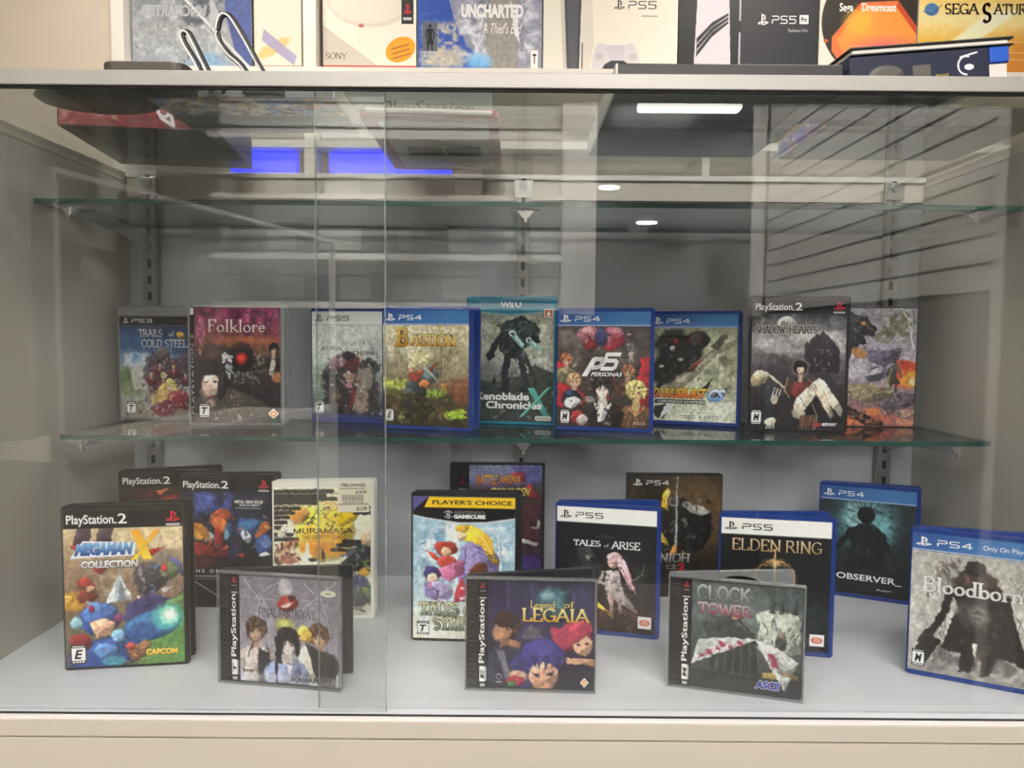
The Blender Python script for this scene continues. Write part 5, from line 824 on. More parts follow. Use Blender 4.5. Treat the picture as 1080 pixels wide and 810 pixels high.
p1 = d*1.3; b = MB(); b.add([(0,0,0), (-.4,-.1,0), (-.4,-.1,1), (0,0,1), p1, p1+Vector((-.4,-.1,0)), p1+Vector((-.4,-.1,1)), p1+Vector((0,0,1))], [(0,1,2,3),(4,5,6,7),(0,1,5,4),(1,2,6,5),(2,3,7,6),(3,0,4,7)]); b.build('base', M['beige'], pc)
po = thing('wall_poster', 'cream poster with faint red blocks mirrored at the far left of the glass', 'poster', (-1.36, -.5, 0), -20)
MB().box(-.16, 0, .95, .08, .012, 1.72).build('board', M['cream'], po)
b = MB(); [b.box(-.12+.002*k, .012, 1.2+.075*k, -.03, .0135, 1.25+.075*k) for k in range(5)]; b.build('red_blocks', M['redp'], po)

# ================================================================ wall shelves with console boxes
ws = thing('shelving_unit', 'white wall shelving in square bays holding the console boxes', 'shelving', (0, 2.5, 0))
SH = 2.136
for z0, z1 in ((SH-.024, SH), (1.884, 1.908), (1.64, 1.664), (1.0, 1.024)): MB().box(-1.272, 0, z0, 2.4, .44, z1).build('shelf_board', M['shelf_white'], ws)
for x in (-1.262, -.652): MB().box(x-.02, .005, .6, x+.02, .44, 2.86).build('upright', M['shelf_white'], ws)
for x in (.62, 1.85): MB().box(x-.012, .02, .6, x+.012, .44, SH-.03).build('upright', M['shelf_white'], ws)
MB().box(-1.272, .44, .6, 2.4, .46, 2.86).build('back_panel', M['wall'], ws)
MB().box(-1.272, .02, 0, 2.4, .44, .6).build('plinth', M['shelf_white'], ws)
for k, (x0, x1) in enumerate([(-.92, -.70), (-.60, -.2)]):
    t = thing('led_strip', ['blue light strip in the left bay under the console boxes', 'blue light strip in the bay behind the red framed console'][k], 'light strip', ((x0+x1)/2, 2.53, 1.803), 0, 'blue light strips')
    w = (x1-x0)/2; MB().slab(-w, 0, w, .075, 0, .02, .012, .003).build('lit_bar', M['bluelit'], t); MB().box(-w, .0205, -.002, w, .03, .0802).build('backing', M['rail'], t)
sg = thing('shelf_sign', 'pale sign board with large dark lettering on the shelf above the red framed console', 'sign', (-.29, 2.53, 1.9086))
MB().slab(-.33, 0, .22, .18, 0, .012, .004, .001).build('board', M['greyfilm'], sg)
a = Art(300, 80, '#8d8d88'); a.t('PlayStation', 1, 8, 99, 90, '#26262a', 'b', .0, part='sign_lettering'); 
so = a.make(sg, -.135, -.0006, .06, 'sign_face', M['card'])
for k, (x, w, h, m) in enumerate([(-1.1, .06, .13, 'winp'), (.12, .07, .14, 'darkbox'), (.3, .05, .1, 'greyfilm'), (-.42, .05, .11, 'greyfilm')]):
    o = MB().slab(x-w, 1.6646 if k else 1.9086, x+w, (1.6646 if k else 1.9086)+h, 2.56, 2.66, .004, .002).build('boxed_item', M[m]); tag(o, ['grey boxed item in the left bay under the console boxes', 'dark boxed item in the low bay right of the red framed console', 'pale grey boxed item beside the dark one in the low bay', 'pale grey boxed item in the low bay beside the blue strip'][k], 'box', 'boxed items in the lower bays')

def console_box(label, x0, x1, h, art, dz=.0, dep=.16):
    t = thing('console_box', label, 'box', (x0, 2.55, SH+.0008), 0, 'console boxes on the wall shelf'); w = x1-x0
    MB().slab(0, 0, w, h, .0006, dep, .002, .0008).build('carton', art[1], t); return art[0].crop(int(h*1000)).make(t, 0, -.0002, .0004, 'printed_front', M['card']), t
def sized(x0, x1, h, bg):
    q = Art(int((x1-x0)*1000), 610, bg, .6); q.plain = True; return q
# heights run up past the top edge of the picture
H = .30
def vy(px): return 100-(70-px)/ (811/2.55*H)*100     # picture row of the shelf wall to % of the box front
a = sized(-.62, -.318, H, '#e6dfd0'); a.b(50, 62, 46, 30, '#d2cabb', 1, .1).b(50, 61, 44, 28, '#ddd6c8', 1, .1).p([(0, 76), (40, 90), (60, 97), (0, 97)], '#c6beb0', 1, 2).b(41, 76, 3, 2, '#b85040', .9, .4)
a.r(0, 96.6, 100, 99.4, '#c8402c'); a.t('SONY', 3, 90, 26, 93.4, '#3a3632', 's', .0, part='maker_lettering'); a.quad(84, 62, 97, 75, '#26262a', 'maker_badge').mark(86.5, 64.5, 95, 70, '#c03038', part='maker_badge').quad(86, 71.6, 95, 73, '#b8b8b8', 'maker_badge', 2)
a.poly([[(.5+.5*math.cos(R(t))*.94-.1*math.sin(R(t)), .5+.42*math.sin(R(t))+.2*math.cos(R(t))) for t in range(0, 360, 15)]], 67, 81.5, 99, 95, '#e8a020', None, 1, 'oval_sticker')
for k in range(3): a.poly([[(0,0),(1,.45),(1,.6),(0,.15)]], 73+k, 85+k*2.4, 92+k, 88.6+k*2.4, '#b86c30', None, 2, 'oval_sticker')
console_box('cream console box with orange oval sticker and red base stripe', -.62, -.318, H, (a, M['cream']))
a = sized(-.314, .088, H, '#6c84b8'); a.vg([(0, '#4a5c90'), (60, '#7c8cb8'), (85, '#b4b4c4'), (100, '#a8a8b4')], rough=14).p([(0, 0), (24, 0), (24, 60), (34, 80), (58, 92), (62, 100), (0, 100)], '#2c50b0', 1, 3, 1).b(22, 92, 20, 8, '#c8c0a8', .8, .8, 0, .3).p([(28, 0), (100, 0), (100, 100), (64, 100), (40, 86), (28, 70)], '#8c90a4', .9, 6, 2).cl('#e8ecf4', (30, 20, 100, 100), 24, 3, .55, .3, .8).cl('#4c5468', (40, 40, 86, 84), 30, 5, .5, .3, .7)
a.p([(54, 78), (58, 60), (78, 60), (82, 80), (80, 98), (58, 98)], '#98948c', .9, 4, 2).p([(60, 56), (54, 70), (50, 84)], '#2c2c34', .8, 3).p([(74, 62), (80, 70), (82, 84), (78, 80)], '#e8ecf0', .9, 2).b(50, 94, 10, 6, '#7cc4f0', .8, .9).cl('#d8c8a4', (2, 72, 34, 98), 12, 7, .5, .3, .8).n(.15, 8, 4)
a.r(4, 74, 16, 89, '#5c6470').fig(10, 75, 13, '#1c2024', '#1c2024', '#2c2c2c', '#1c1c20'); a.t('UNCHARTED', 35, 64.4, 85, 71.6, '#f4f6f8', 'b', .06, 0, None, '#6c7488', .02).t('4', 85, 63.6, 96, 79, '#c02c3c', 's', .08).t("A Thief's End", 52, 74, 84, 79.6, '#f0f2f4', 'b', .0, .4)
a.quad(91, 88, 97, 98, '#e8e8e4', 'rating_label').t('T', 92.6, 90, 95.6, 95, '#22242a', 'b', .03, part='rating_label', layer=2)
console_box('blue and grey console box with white title and a red figure four', -.314, .088, H, (a, M['navy']))
a = sized(.092, .526, H, '#e2dccd'); a.vg([(0, '#ddd7c8'), (100, '#e8e2d4')]).p([(0, 0), (12, 0), (14, 70), (17, 100), (0, 100)], '#e4dfd2').p([(8, 0), (13, 0), (16, 60), (18, 100), (15.4, 100)], '#c9c3b6', 1, 1.5).p([(12, 0), (31, 0), (28, 70), (27, 100), (18, 100), (16, 70)], '#4a4c54', 1, 1.5).p([(15, 30), (27, 30), (25, 100), (20, 100)], '#5c5e66', .8, 6).p([(31, 0), (35, 0), (36, 60), (38, 84), (34, 100), (28, 100)], '#d8d2c6', 1, 1.5).r(28.6, 84, 29.6, 99, '#3c3c40')
a.p([(37, 100), (36.5, 92), (40, 84.5), (45, 84), (48, 86), (60, 86), (63, 84), (68, 84.6), (72, 92), (72, 100)], '#d0ccd0', 1, 1.5).p([(47, 85), (61, 85), (60, 93), (50, 93)], '#c8c4cc', 1, 1).p([(46, 95), (51, 93), (60, 93), (64, 95), (66, 100), (42, 100)], '#3c3c42', 1, 1.5).b(42, 91, 3, 2.4, '#b8b4bc', .8).b(67, 91, 3, 2.4, '#b8b4bc', .8)
a.mark(52.5, 61.6, 60.5, 66.8, '#2c2c30', part='maker_lettering').t('PS5', 63, 62.2, 84, 66.4, '#2c2c30', 'l', .0, part='maker_lettering').quad(73, 69.6, 85, 70.4, '#b0a898', 'small_print').quad(74, 98.2, 98, 98.8, '#a8a090', 'small_print_line')
console_box('cream console box picturing a pale upright console and a controller', .092, .526, H, (a, M['cream']))
a = sized(.53, .978, H, '#2c2d33'); a.vg([(0, '#25262c'), (100, '#34353c')]).r(0, 0, 16, 100, '#1e2026').p([(13, 0), (35, 0), (36, 60), (38, 100), (11, 100), (13, 60)], '#d4ccd6', 1, 1.2).p([(35, 0), (44, 0), (45, 100), (38, 100), (36, 60)], '#1f2229', 1, 1).r(43.6, 60, 44.6, 72, '#b8bac0').r(43.6, 78, 44.6, 100, '#b8bac0')
for k in range(3): a.p([(13, 88-k*3.4), (24, 78-k*2.6), (35.6, 72-k*2), (35.8, 73.3-k*2), (24, 80.4-k*2.6), (12.6, 91-k*3.4)], '#1e2024', 1, .8)
a.mark(57, 68.2, 64.6, 74.2, '#e8e8ec', part='maker_lettering').t('PS5', 67, 69.2, 84.6, 73.4, '#e8e8ec', 'l', .0, part='maker_lettering').quad(87, 68.8, 93.4, 73.4, '#e8e8ec', 'maker_lettering').t('Pro', 88, 69.8, 92.4, 72.4, '#2c2d33', 'b', .04, part='maker_lettering').t('PlayStation 5 Pro', 79, 76, 93, 78, '#c8c8cc', part='small_print').quad(70, 98, 97, 98.7, '#8c8c92', 'small_print_line')
console_box('dark charcoal console box with a pale striped console at its left', .53, .978, H, (a, M['darkbox']))
a = sized(.984, 1.298, H, '#e0d8cc'); a.b(62, 72, 60, 58, '#38342f', 1, .02).p([(13, 80), (42, 62), (80, 61), (104, 77), (104, 110), (34, 102), (13, 87)], '#e8743c', 1, 3).p([(18, 81), (46, 64), (78, 64), (100, 78), (104, 110), (40, 104)], '#f0a040', .8, 10).b(70, 92, 40, 20, '#e85c84', .8, 1).b(74, 98, 30, 14, '#f4d4dc', .7, 1).b(40, 72, 14, 12, '#f4b83c', .7, 1).p([(80, 61), (104, 77), (104, 81), (78, 64)], '#d04c2c', 1, 2)
for k in range(8): a.l([(40, 86+k*1.6), (100, 84+k*1.8)], .6, '#d8605c', .4)
a.b(7, 82, 2.4, 2, '#d8602c', .9); a.t('Sega', 20, 62.4, 34, 67.4, '#f0ece4', 'b', .02, part='maker_lettering').t('Dreamcast', 43, 62.4, 78, 66.6, '#f0ece4', 'b', .02); a.l([(38.5+2.2*math.cos(R(40*k))*(k/18), 64.6+2*math.sin(R(40*k))*(k/18)) for k in range(19)], 1.2, '#d03c2c')
console_box('console box with an orange and pink diamond on a black disc', .984, 1.298, H, (a, M['cream']))
a = sized(1.303, 1.76, H, '#e0b040'); a.vg([(0, '#e0c07c'), (55, '#e8c45c'), (70, '#f0dc9c'), (84, '#e4b23c'), (100, '#d08c2c')], rough=14).p([(0, 96), (50, 66), (70, 66), (10, 100), (0, 100)], '#f8f0d4', .8, 14).b(88, 92, 34, 20, '#d07830', .6, .9)
for x0, y0, x1, y1 in ((60, 82, 98, 100), (66, 84, 92, 87.4), (64, 91, 97, 99), (76, 92.5, 86, 93.6)): a.l([(x0, y0), (x1, y0), (x1, y1), (x0, y1), (x0, y0)], 1, '#f4e4bc', .8)
a.t('SEGA', 18, 62, 43, 68, '#2e2a26', 's', .03).t('ATURN', 52, 62, 82, 68, '#2e2a26', 's', .03).t('S', 44.5, 61.4, 51.5, 72.5, '#5c2420', 's', .05); a.b(9, 65.4, 5, 4.4, '#4c7cb0', 1, .15).l([(3, 66.4), (9, 67.8), (16, 63)], 2.2, '#28384c')
console_box('golden yellow console box with dark serif lettering at the right end', 1.303, 1.76, H, (a, M['cream']))
a = sized(-1.236, -.85, H, '#a4a6ac'); a.vg([(0, '#5c6474'), (60, '#8c929c'), (80, '#b0b2b6'), (100, '#a8b0c0')], rough=14).cl('#dcdee4', (0, 30, 100, 100), 26, 3, .55, .3, .7).cl('#4c505c', (40, 40, 80, 80), 24, 5, .5, .3, .8).p([(76, 0), (100, 0), (100, 100), (90, 100), (78, 70)], '#5464a8', 1, 5).b(62, 96, 14, 8, '#8cbce4', .8, .9).n(.2, 8, 4).l([(40, 60), (99, 99)], 9, '#ececf0').l([(37, 60), (96, 99)], 2, '#6c7078').sp(40, (2, 74, 50, 96), ['#3c4048', '#e4e6ea'], .3, .8, 3, .7)
a.poly([[(1-p_[0], p_[1]) for p_ in p] for p in [[(q_[0]/6, q_[1]) for q_ in pp] for pp in font_polys('UNCHARTED', .03)]], 8, 66, 62, 72, '#c4c6cc', None, 1, 'title_lettering').poly([[(-p_[0], p_[1]) for p_ in pp] for pp in font_polys('4', .03)], 64, 63, 74, 78, '#c8cad0', None, 1, 'title_lettering')  # mirrored title: a reflection in side glass, printed into the box art
o, t = console_box('silvery box with mirror written pale title in the leftmost bay', -1.236, -.85, H, (a, M['greyfilm'])); MB().slab(-.004, .0, .39, .31, -.012, -.009, .003, .0006).build('clear_protector', M['clear_lid'], t)
a = sized(-.842, -.69, H, '#d8d0bc'); a.vg([(0, '#d4ccb8'), (100, '#dcd6c4')]).b(40, 88, 40, 12, '#d8b868', .8, .5, -30).p([(20, 78), (90, 92), (84, 97), (16, 84)], '#9c94bc', .9, 2).r(0, 96.8, 100, 99, '#c88c84')
console_box('narrow cream box with a faded lilac strip beside the left upright', -.842, -.69, H, (a, M['cream']))

# ================================================================ the display cabinet
cab = thing('display_cabinet', 'white glass fronted display cabinet filling the picture', 'display cabinet', (0, 0, 0))
MB().box(XL, Y0+.0068, FZ-.03, XR, YB, FZ).build('cabinet_floor', M['laminate'], cab)
MB().box(XL-.02, YB, .1, XR+.02, YB+.018, TOPZ-.012).build('back_panel', M['lam_back'], cab)
for x in (XL-.02, XR): MB().box(x, Y0+.004, .1, x+.02, YB, TOPZ-.012).build('side_panel', M['side'], cab)
MB().box(XL-.02, Y0+.012, 0, XR+.02, YB+.018, FZ-.03).build('base_box', M['laminate'], cab)
MB().slab(XL-.02, .879, XR+.02, .8965, Y0-.003, Y0+.012, .001, .0005).build('front_edge_rail', M['beige'], cab)
MB().slab(XL-.02, .10, XR+.02, .877, Y0-.001, Y0+.012, .001, .0005).build('front_panel', M['beige'], cab)
MB().slab(XL-.02, .8966, XR+.02, .8994, Y0-.0025, Y0+.0032, .0006, .0003).build('door_track', M['rail_white'], cab)
MB().box(XL-.02, Y0+.0033, .8966, XR+.02, Y0+.0067, .8999).build('track_groove', M['slot'], cab)
MB().slab(XL-.02, 1.5222, XR+.02, 1.5365, Y0-.004, Y0+.006, .0015, .0006).build('top_front_rail', M['alu'], cab)
MB().box(XL-.02, Y0-.001, 1.5202, XR+.02, Y0+.004, 1.5222).build('top_track', M['slot'], cab)
for x in (XL-.022, XR): MB().slab(x, 1.5185, x+.022, 1.5345, Y0+.0062, YB+.018, .0015, .0006).build('top_side_rail', M['beige'], cab)
MB().slab(XL, 1.5265, XR, 1.534, YB-.012, YB+.018, .0015, .0006).build('top_back_rail', M['rail_white'], cab)
MB().box(XL, YB-.006, 1.497, XR, YB, 1.526).build('back_header', M['beige'], cab)
MB().box(XL, Y0+.0065, 1.5255, XR, YB-.012, 1.5315).build('top_pane', M['glass'], cab)
for x in (-.562, .0155, .585):
    o = MB().slab(x-.0105, FZ+.01, x+.0105, 1.524, YB-.018, YB-.0062, .001, .0006).build('slotted_upright', M['steel'], cab); b = MB()
    for k in range(24): b.box(x-.003, YB-.0186, FZ+.03+k*.0254, x+.003, YB-.0179, FZ+.043+k*.0254)
    b.build('slots', M['slot'], o); MB().slab(x-.014, 1.498, x+.014, 1.524, YB-.022, YB-.018, .002, .0006).build('fixing_plate', M['chrome'], o); MB().lathe([(.001, 0), (.006, 0), (.006, .003), (.001, .003)], n=14).build('screw', M['steel'], o).matrix_local = Matrix.Translation((x, YB-.022, 1.516)) @ Matrix.Rotation(R(90), 4, 'X')
def pane(name, x0, x1, y0, label):
    t = thing(name, label, 'glass door', (x0, y0, .9003)); w = x1-x0
    MB().box(.0007, 0, 0, w-.0007, .005, .6244).build('pane', M['door'], t)
    for k, x in enumerate((0, w-.0007)): MB().box(x, 0, 0, x+.0007, .005, .6244).build('polished_edge', M['pane_edge'], t)
pane('sliding_glass_door', XL+.0006, -.126, Y0+.0095, 'left sliding glass door pane of the cabinet'); pane('sliding_glass_door', -.197, XR-.0006, Y0+.0165, 'right sliding glass door pane, the wider one, of the cabinet')
def shelf(x0, x1, yf, z, label):
    b = MB(); yb = YB-.02; e = .0012
    t = thing('glass_shelf', label, 'glass shelf', ((x0+x1)/2, yf, z-.006)); h = (x1-x0)/2
    MB().box(-h+e, e, 0, h-e, yb-yf-e, .006).build('pane', M['glass'], t)
    b.box(-h, 0, 0, h, e, .006); b.box(-h, yb-yf-e, 0, h, yb-yf, .006); b.box(-h, e, 0, -h+e, yb-yf-e, .006); b.box(h-e, e, 0, h, yb-yf-e, .006); b.build('green_edge', M['gedge'], t)
S1, S2 = 1.154, 1.452
shelf(-.583, .618, .985, S1, 'lower glass shelf carrying a row of game cases'); shelf(-.597, .634, .968, S2, 'upper empty glass shelf just below the cabinet top')
for j, (z, yf) in enumerate(((S1-.006, 1.0), (S2-.006, .985))):
    for k, x in enumerate((-.562, .0155, .585)):
        t = thing('shelf_bracket', '%s chrome bracket arm under the %s glass shelf' % (('left', 'middle', 'right')[k], ('lower', 'upper')[j]), 'shelf bracket', (x, yf, z), 0, 'chrome shelf brackets'); L = YB-.0194-yf
        b = MB(); b.loft([[(-.002, y, -.003), (.002, y, -.003), (.002, y, -.003-h), (-.002, y, -.003-h)] for y, h in ((.0, .006), (.02, .009), (L*.6, .016), (L, .034))]); b.build('arm', M['chrome'], t)
        b = MB(); b.slab(-.018, -.0026, .018, -.0004, .0, .012, .0008, .0003); b.loft([[(s*w, -.0015, zz) for s in (-1, 1)]+[(s*w, .006, zz) for s in (1, -1)] for zz, w in ((-.0024, .010), (-.005, .0085), (-.0085, .005), (-.011, .0042))]); b.slab(-.0016, -.0165, .0016, -.001, -.004, .004, .0006, .0003); b.build('front_rest', M['chrome'], t)

# ================================================================ game cases
PROTO = {}
def leaf(w, h, t, r=.004): return MB().slab(0, 0, w, h, 0, t, r, .0009)
def game_case(label, x, y, z, yaw, art, color, w=.135, h=.171, off=(.0015, .006), ang=14, group=None, t=.0068, lean=0, clear=False):
    root = thing('game_case', label, 'game case', (x, y, z+.0004), yaw, group)
    if lean: root.rotation_euler[0] = R(-lean)
    m = M[color]
    f = leaf(w, h, t).build('front_cover', m, root)
    MB().slab(w-.0042, .004, w-.0018, h-.004, -.0006, .0006, .0008, .0003).build('opening_lip', m, f)
    b = leaf(w, h, t).build('back_cover', m, root); b.location = (0, t+.0004, 0)
    if ang: b.rotation_euler = (0, 0, R(ang)); b.location = (.0018, t+.0008, 0)
    MB().slab(-.0006, .0015, .0022, h-.0015, .0008, t*2 if not ang else t+.003, .0008, .0005).build('spine', m, root)
    s = art.make(root, off[0], -.0004, off[1]); return root
def jewel_case(label, x, y, z, yaw, art, rating, ang=18, w=.142, h=.125, back='dark_tray', disc=False):
    root = thing('jewel_case', label, 'jewel case', (x, y, z+.0004), yaw, 'square disc cases in the front row')
    MB().slab(0, 0, w, h, 0, .0085, .001, .0006).build('clear_lid', M['clear_lid'], root)
    e = MB()
    for x0, z0, x1, z1 in ((0, h-.0016, w, h), (0, 0, w, .0016), (w-.002, .0016, w, h-.0016), (0, .0016, .0014, h-.0016)): e.box(x0, .0004, z0, x1, .008, z1)
    e.build('lid_rim', M['clear'], root)
    MB().box(.0012, .0055, .0012, w-.003, .0075, h-.0012).build('tray', M['dark_tray'], root)
    r = MB().box(.0016, .004, .0016, .013, .0054, h-.0016)
    for k in range(22): zz = .005+k*(h-.012)/22; r.slab(.0022, zz, .0115, zz+.0032, .0022, .0042, .0014, .0006)
    r.build('ribbed_hinge', M['rib'], root)
    s = Art(12, h*1000-4, '#141416'); s.mark(24, 3.4, 76, 8.6, '#c8283c').quad(24, 10.6, 76, 11.4, '#8c8c8c', 'platform_lettering'); s.quad(18, 17, 82, 17.8, '#e0e0e0', 'platform_lettering')
    s.t('PlayStation', 14, 19, 78, 77, '#f0f0f0', 'b', .015, part='platform_lettering', rot=90); s.esrb(12, 79, 86, 95, rating, rot=1); s.quad(26, 96, 70, 98.6, '#b8b8b8', 'rating_label'); s.make(root, .0132, .0034, .002, 'spine_strip', M['print'])
    art.make(root, .0254, .0032, .0035, 'booklet', M['print'])
    b = MB(); b.slab(0, 0, w, h, 0, .0075, .001, .0006); o = b.build('back_cover', M[back], root); o.location = (.002, .0093, 0); o.rotation_euler = (0, 0, R(ang))
    if disc: MB().lathe([(.012, 0), (.058, 0), (.058, .0012), (.012, .0012)], n=48).build('disc', M['disc'], o).matrix_local = Matrix.Translation((w*.52, -.0004, h*.5)) @ Matrix.Rotation(R(90), 4, 'X')
    return root
GF = 'game cases standing on the cabinet floor'; GS = 'game cases standing on the glass shelf'
P2 = dict(w=.135, h=.19, off=(.0018, .0035))
# on the floor
game_case('black game case with blue and gold title, front left of the cabinet floor', -.507, .855, FZ, 9, art_mega(), 'black', ang=7, group=GF, **P2)
game_case('black game case with red shards, half hidden at the back left corner', -.558, 1.082, FZ, 9, art_ps2b(), 'black', ang=14, group=GF, **P2)
game_case('black game case with deep blue and orange machine parts, back row', -.464, 1.064, FZ, -2, art_zoe(), 'black', ang=7, group=GF, **P2)
mu = game_case('white game case with yellow moon and black brushwork, price sticker on it', -.319, 1.016, FZ, 4, art_mura(), 'white_pl', w=.135, h=.19, off=(.0018, .005), ang=4, group=GF)
a = Art(42, 41, '#e6dcc4'); a.r(0, 72, 100, 76, '#8c8474').t('PRE-OWNED', 14, 4, 90, 16, '#3c3630', 'b', .02, part='sticker_lettering').quad(10, 20, 88, 23, '#8c8474', 'sticker_lettering').t('$14.99', 58, 28, 92, 40, '#3c3630', 'b', .03, part='sticker_lettering').quad(14, 66, 84, 69, '#6c6458', 'sticker_lettering').t('$13.99', 60, 82, 94, 96, '#3c3630', 'b', .03, part='sticker_lettering')
for k in range(22): a.quad(14+k*3.2, 42, 14+k*3.2+(1, 2, 1.4)[k % 3], 63, '#3c3630', 'sticker_lettering')
a.make(mu, .086, -.0012, .147, 'price_sticker', M['print'], 'cream price sticker')
jewel_case('square disc case with three portraits on grey, front left', -.323, .829, FZ, -9, art_ff8(), 'T', 16)
game_case('black game case with yellow top band above pale blue art', -.1245, .951, FZ, -3, art_sym(), 'black', w=.137, h=.19, off=(.002, .004), ang=5, group=GF)
ts = thing('tall_disc_case', 'tall black disc case with orange brush lettering, back row centre', 'disc case', (-.094, 1.172, FZ+.0004), 1)
MB().slab(0, 0, .146, .19, 0, .012, .0015, .0008).build('shell', M['black'], ts); art_tosh().make(ts, .0295, -.0004, .003)
a = Art(18, 184, '#161618'); a.quad(8, 7, 92, 25, '#3a3436', 'platform_lettering').quad(11, 7.6, 89, 24.4, '#17171a', 'platform_lettering', 2).mark(26, 9.6, 74, 16.6, '#c82c3c').t('PlayStation', 18, 19.4, 82, 22, '#c8c8c8', part='platform_lettering', layer=3); a.make(ts, .0105, -.0004, .003, 'spine_strip')
r = MB(); [r.slab(.001, .005+k*.0083, .0095, .0095+k*.0083, -.001, .0006, .0015, .0004) for k in range(22)]; r.build('ribbed_hinge', M['rib'], ts)
jewel_case('square disc case with gold title over a dark globe, front centre', -.049, .8146, FZ, -3, art_leg(), 'E', 14)
game_case('blue game case with white header and black cover behind the dark globe disc case', .0585, .988, FZ, -13, art_arise(), 'blue', ang=16, group=GF)
nb = thing('slipcase', 'dark bronze cardboard slipcase with yellow horn shapes, back row right of centre', 'game case', (.171, 1.122, FZ+.0004), 0, None)
MB().slab(0, 0, .141, .184, 0, .016, .0012, .0008).build('sleeve', M['darkbox'], nb); art_nioh().make(nb, .0015, -.0004, .0015)
game_case('blue game case with white header and golden rings on black', .257, .932, FZ, -11, art_elden(), 'blue', ang=12, group=GF)
jewel_case('square disc case with open shears over grey stone, front right', .1736, .8286, FZ, -16, art_clock(), 'M', 21, back='clear', disc=True)
game_case('blue game case with a dark silhouette on a cyan glow, back right', .466, 1.148, FZ, -26, art_obs(), 'blue', ang=6, group=GF)
game_case('blue game case with pale grey cover of a cloaked person, front right corner', .4585, .868, FZ, -28, art_blood(), 'blue', ang=12, group=GF)
# on the glass shelf
def ps3(label, x, y, yaw, art, ang, dz):
    r = game_case(label, x, y, S1, yaw, art, 'clear', w=.135, h=.172, off=(.003, .004), ang=ang, group=GS)
    MB().box(.004, .0062, .004, .131, .0068, .168 if dz else .158).build('inner_sheet', M['dark_tray'], r)
    MB().lathe([(.012, 0), (.058, 0), (.058, .0012), (.012, .0012)], n=40).build('disc_hub', M['winp'], [c for c in r.children if c.name.startswith('back_cover')][0]).matrix_local = Matrix.Translation((.07, -.0003, .086)) @ Matrix.Rotation(R(90), 4, 'X')
    return r
ps3('clear game case with blue sky and silver title, far left of the shelf', -.589, 1.150, 0, art_trails(), 0, 0)
ps3('clear game case with hooded face under crimson foliage, second from the left', -.461, 1.094, 3, art_folk(), 9, 1)
game_case('blue game case with pale grey cover and dark crowd, beside the grass scene', -.303, 1.160, S1, -12, art_astria(), 'blue', ang=0, group=GS)
game_case('blue game case with golden title over a green grass ledge', -.1825, 1.079, S1, -17, art_bastion(), 'blue', ang=10, group=GS)
game_case('turquoise game case with a dark machine walking under clouds', -.068, 1.152, S1, -10, art_xeno(), 'teal', w=.135, h=.19, off=(.004, .0045), ang=0, group=GS)
game_case('blue game case with red and black collage of portraits', .0615, 1.076, S1, -12, art_p5(), 'blue', ang=0, group=GS)
game_case('blue game case with pale green clouds and a red tipped spear shape', .208, 1.170, S1, -21, art_dar(), 'blue', ang=0, group=GS)
game_case('black game case with a grey moonlit scene of one person carrying another', .3345, 1.082, S1, -5, art_shadow(), 'black', ang=0, group=GS, **P2)
sl = thing('slipcase', 'card slipcase with purple and fiery orange painting, right end of the glass shelf', 'game case', (.467, 1.150, S1+.0004), -2)
MB().slab(0, 0, .136, .178, 0, .014, .0008, .0005).build('sleeve', M['darkbox'], sl); art_slip().make(sl, .002, -.0004, .001)

# ================================================================ things lying on the cabinet top
TZ = 1.5319
t = thing('round_base', 'flat brown oval base lying at the front left of the cabinet top', 'base', (-.445, .845, TZ))
MB().lathe([(.001, 0), (.058, 0), (.064, .004), (.06, .012), (.02, .016), (.001, .0165)], n=40, sx=1.05, sy=.72).build('plate', M['brown'], t, True)
t = thing('flat_tablet', 'thin dark tablet lying on the cabinet top beside the brown oval base', 'tablet', (-.375, .805, TZ))
t.location = (-.36, .80, TZ+0.0005)
def slab_flat(x0, y0, x1, y1, z0, z1, m, name, par, r=.004):
    b = MB(); 
    def ring(i, z):
        a, bb, c, d = x0+i, y0+i, x1-i, y1-i; o = []
        for cx, cy, t0 in ((c-r, d-r, 0), (a+r, d-r, 90), (a+r, bb+r, 180), (c-r, bb+r, 270)):
            for k in range(5): tt = R(t0+22.5*k); o.append((cx+r*math.cos(tt), cy+r*math.sin(tt), z))
        return o
    e = min(.001, (z1-z0)*.2); b.loft([ring(e, z0), ring(0, z0+e), ring(0, z1-e), ring(e, z1)]); return b.build(name, m, par)
def px(x, y, d): return (x-540)/811*d
t.location = (-.372, .79, TZ)
slab_flat(-.042, -.006, .042, .05, 0, .0245, M['brown'], 'shell', t, .012); slab_flat(-.036, 0, .036, .044, .0245, .026, M['darkbox'], 'screen', t, .008)
t = thing('boxed_toy', 'dark red flat box with a pale oval mark on the left cabinet top', 'box', (-.46, 1.05, TZ), 8)
slab_flat(-.1, -.105, .085, .105, 0, .045, M['darkbox'], 'carton', t, .002)
a = Art(182, 42, '#8c2c30'); a.cl('#a83c3c', (0, 0, 100, 60), 10, 3, .5, .3, .8).cl('#c8a898', (0, 30, 40, 100), 8, 5, .6, .2, .7).n(.3, 5, 2); a.l([(66+4*math.cos(R(30*k)), 42+26*math.sin(R(30*k))) for k in range(13)], 4, '#f0f0f4').l([(70, 50), (72, 92), (64, 70)], 4, '#e8e8f0').r(84, 10, 96, 80, '#c8c8c0').b(90, 40, 4, 4, '#2a2a2a', 1); a.make(t, -.0985, -.1054, .0015, 'printed_side', M['card'])
t = thing('blister_tray', 'long grey tray with a colourful strip across its near edge, on the glass top', 'tray', (-.288, .87, TZ))
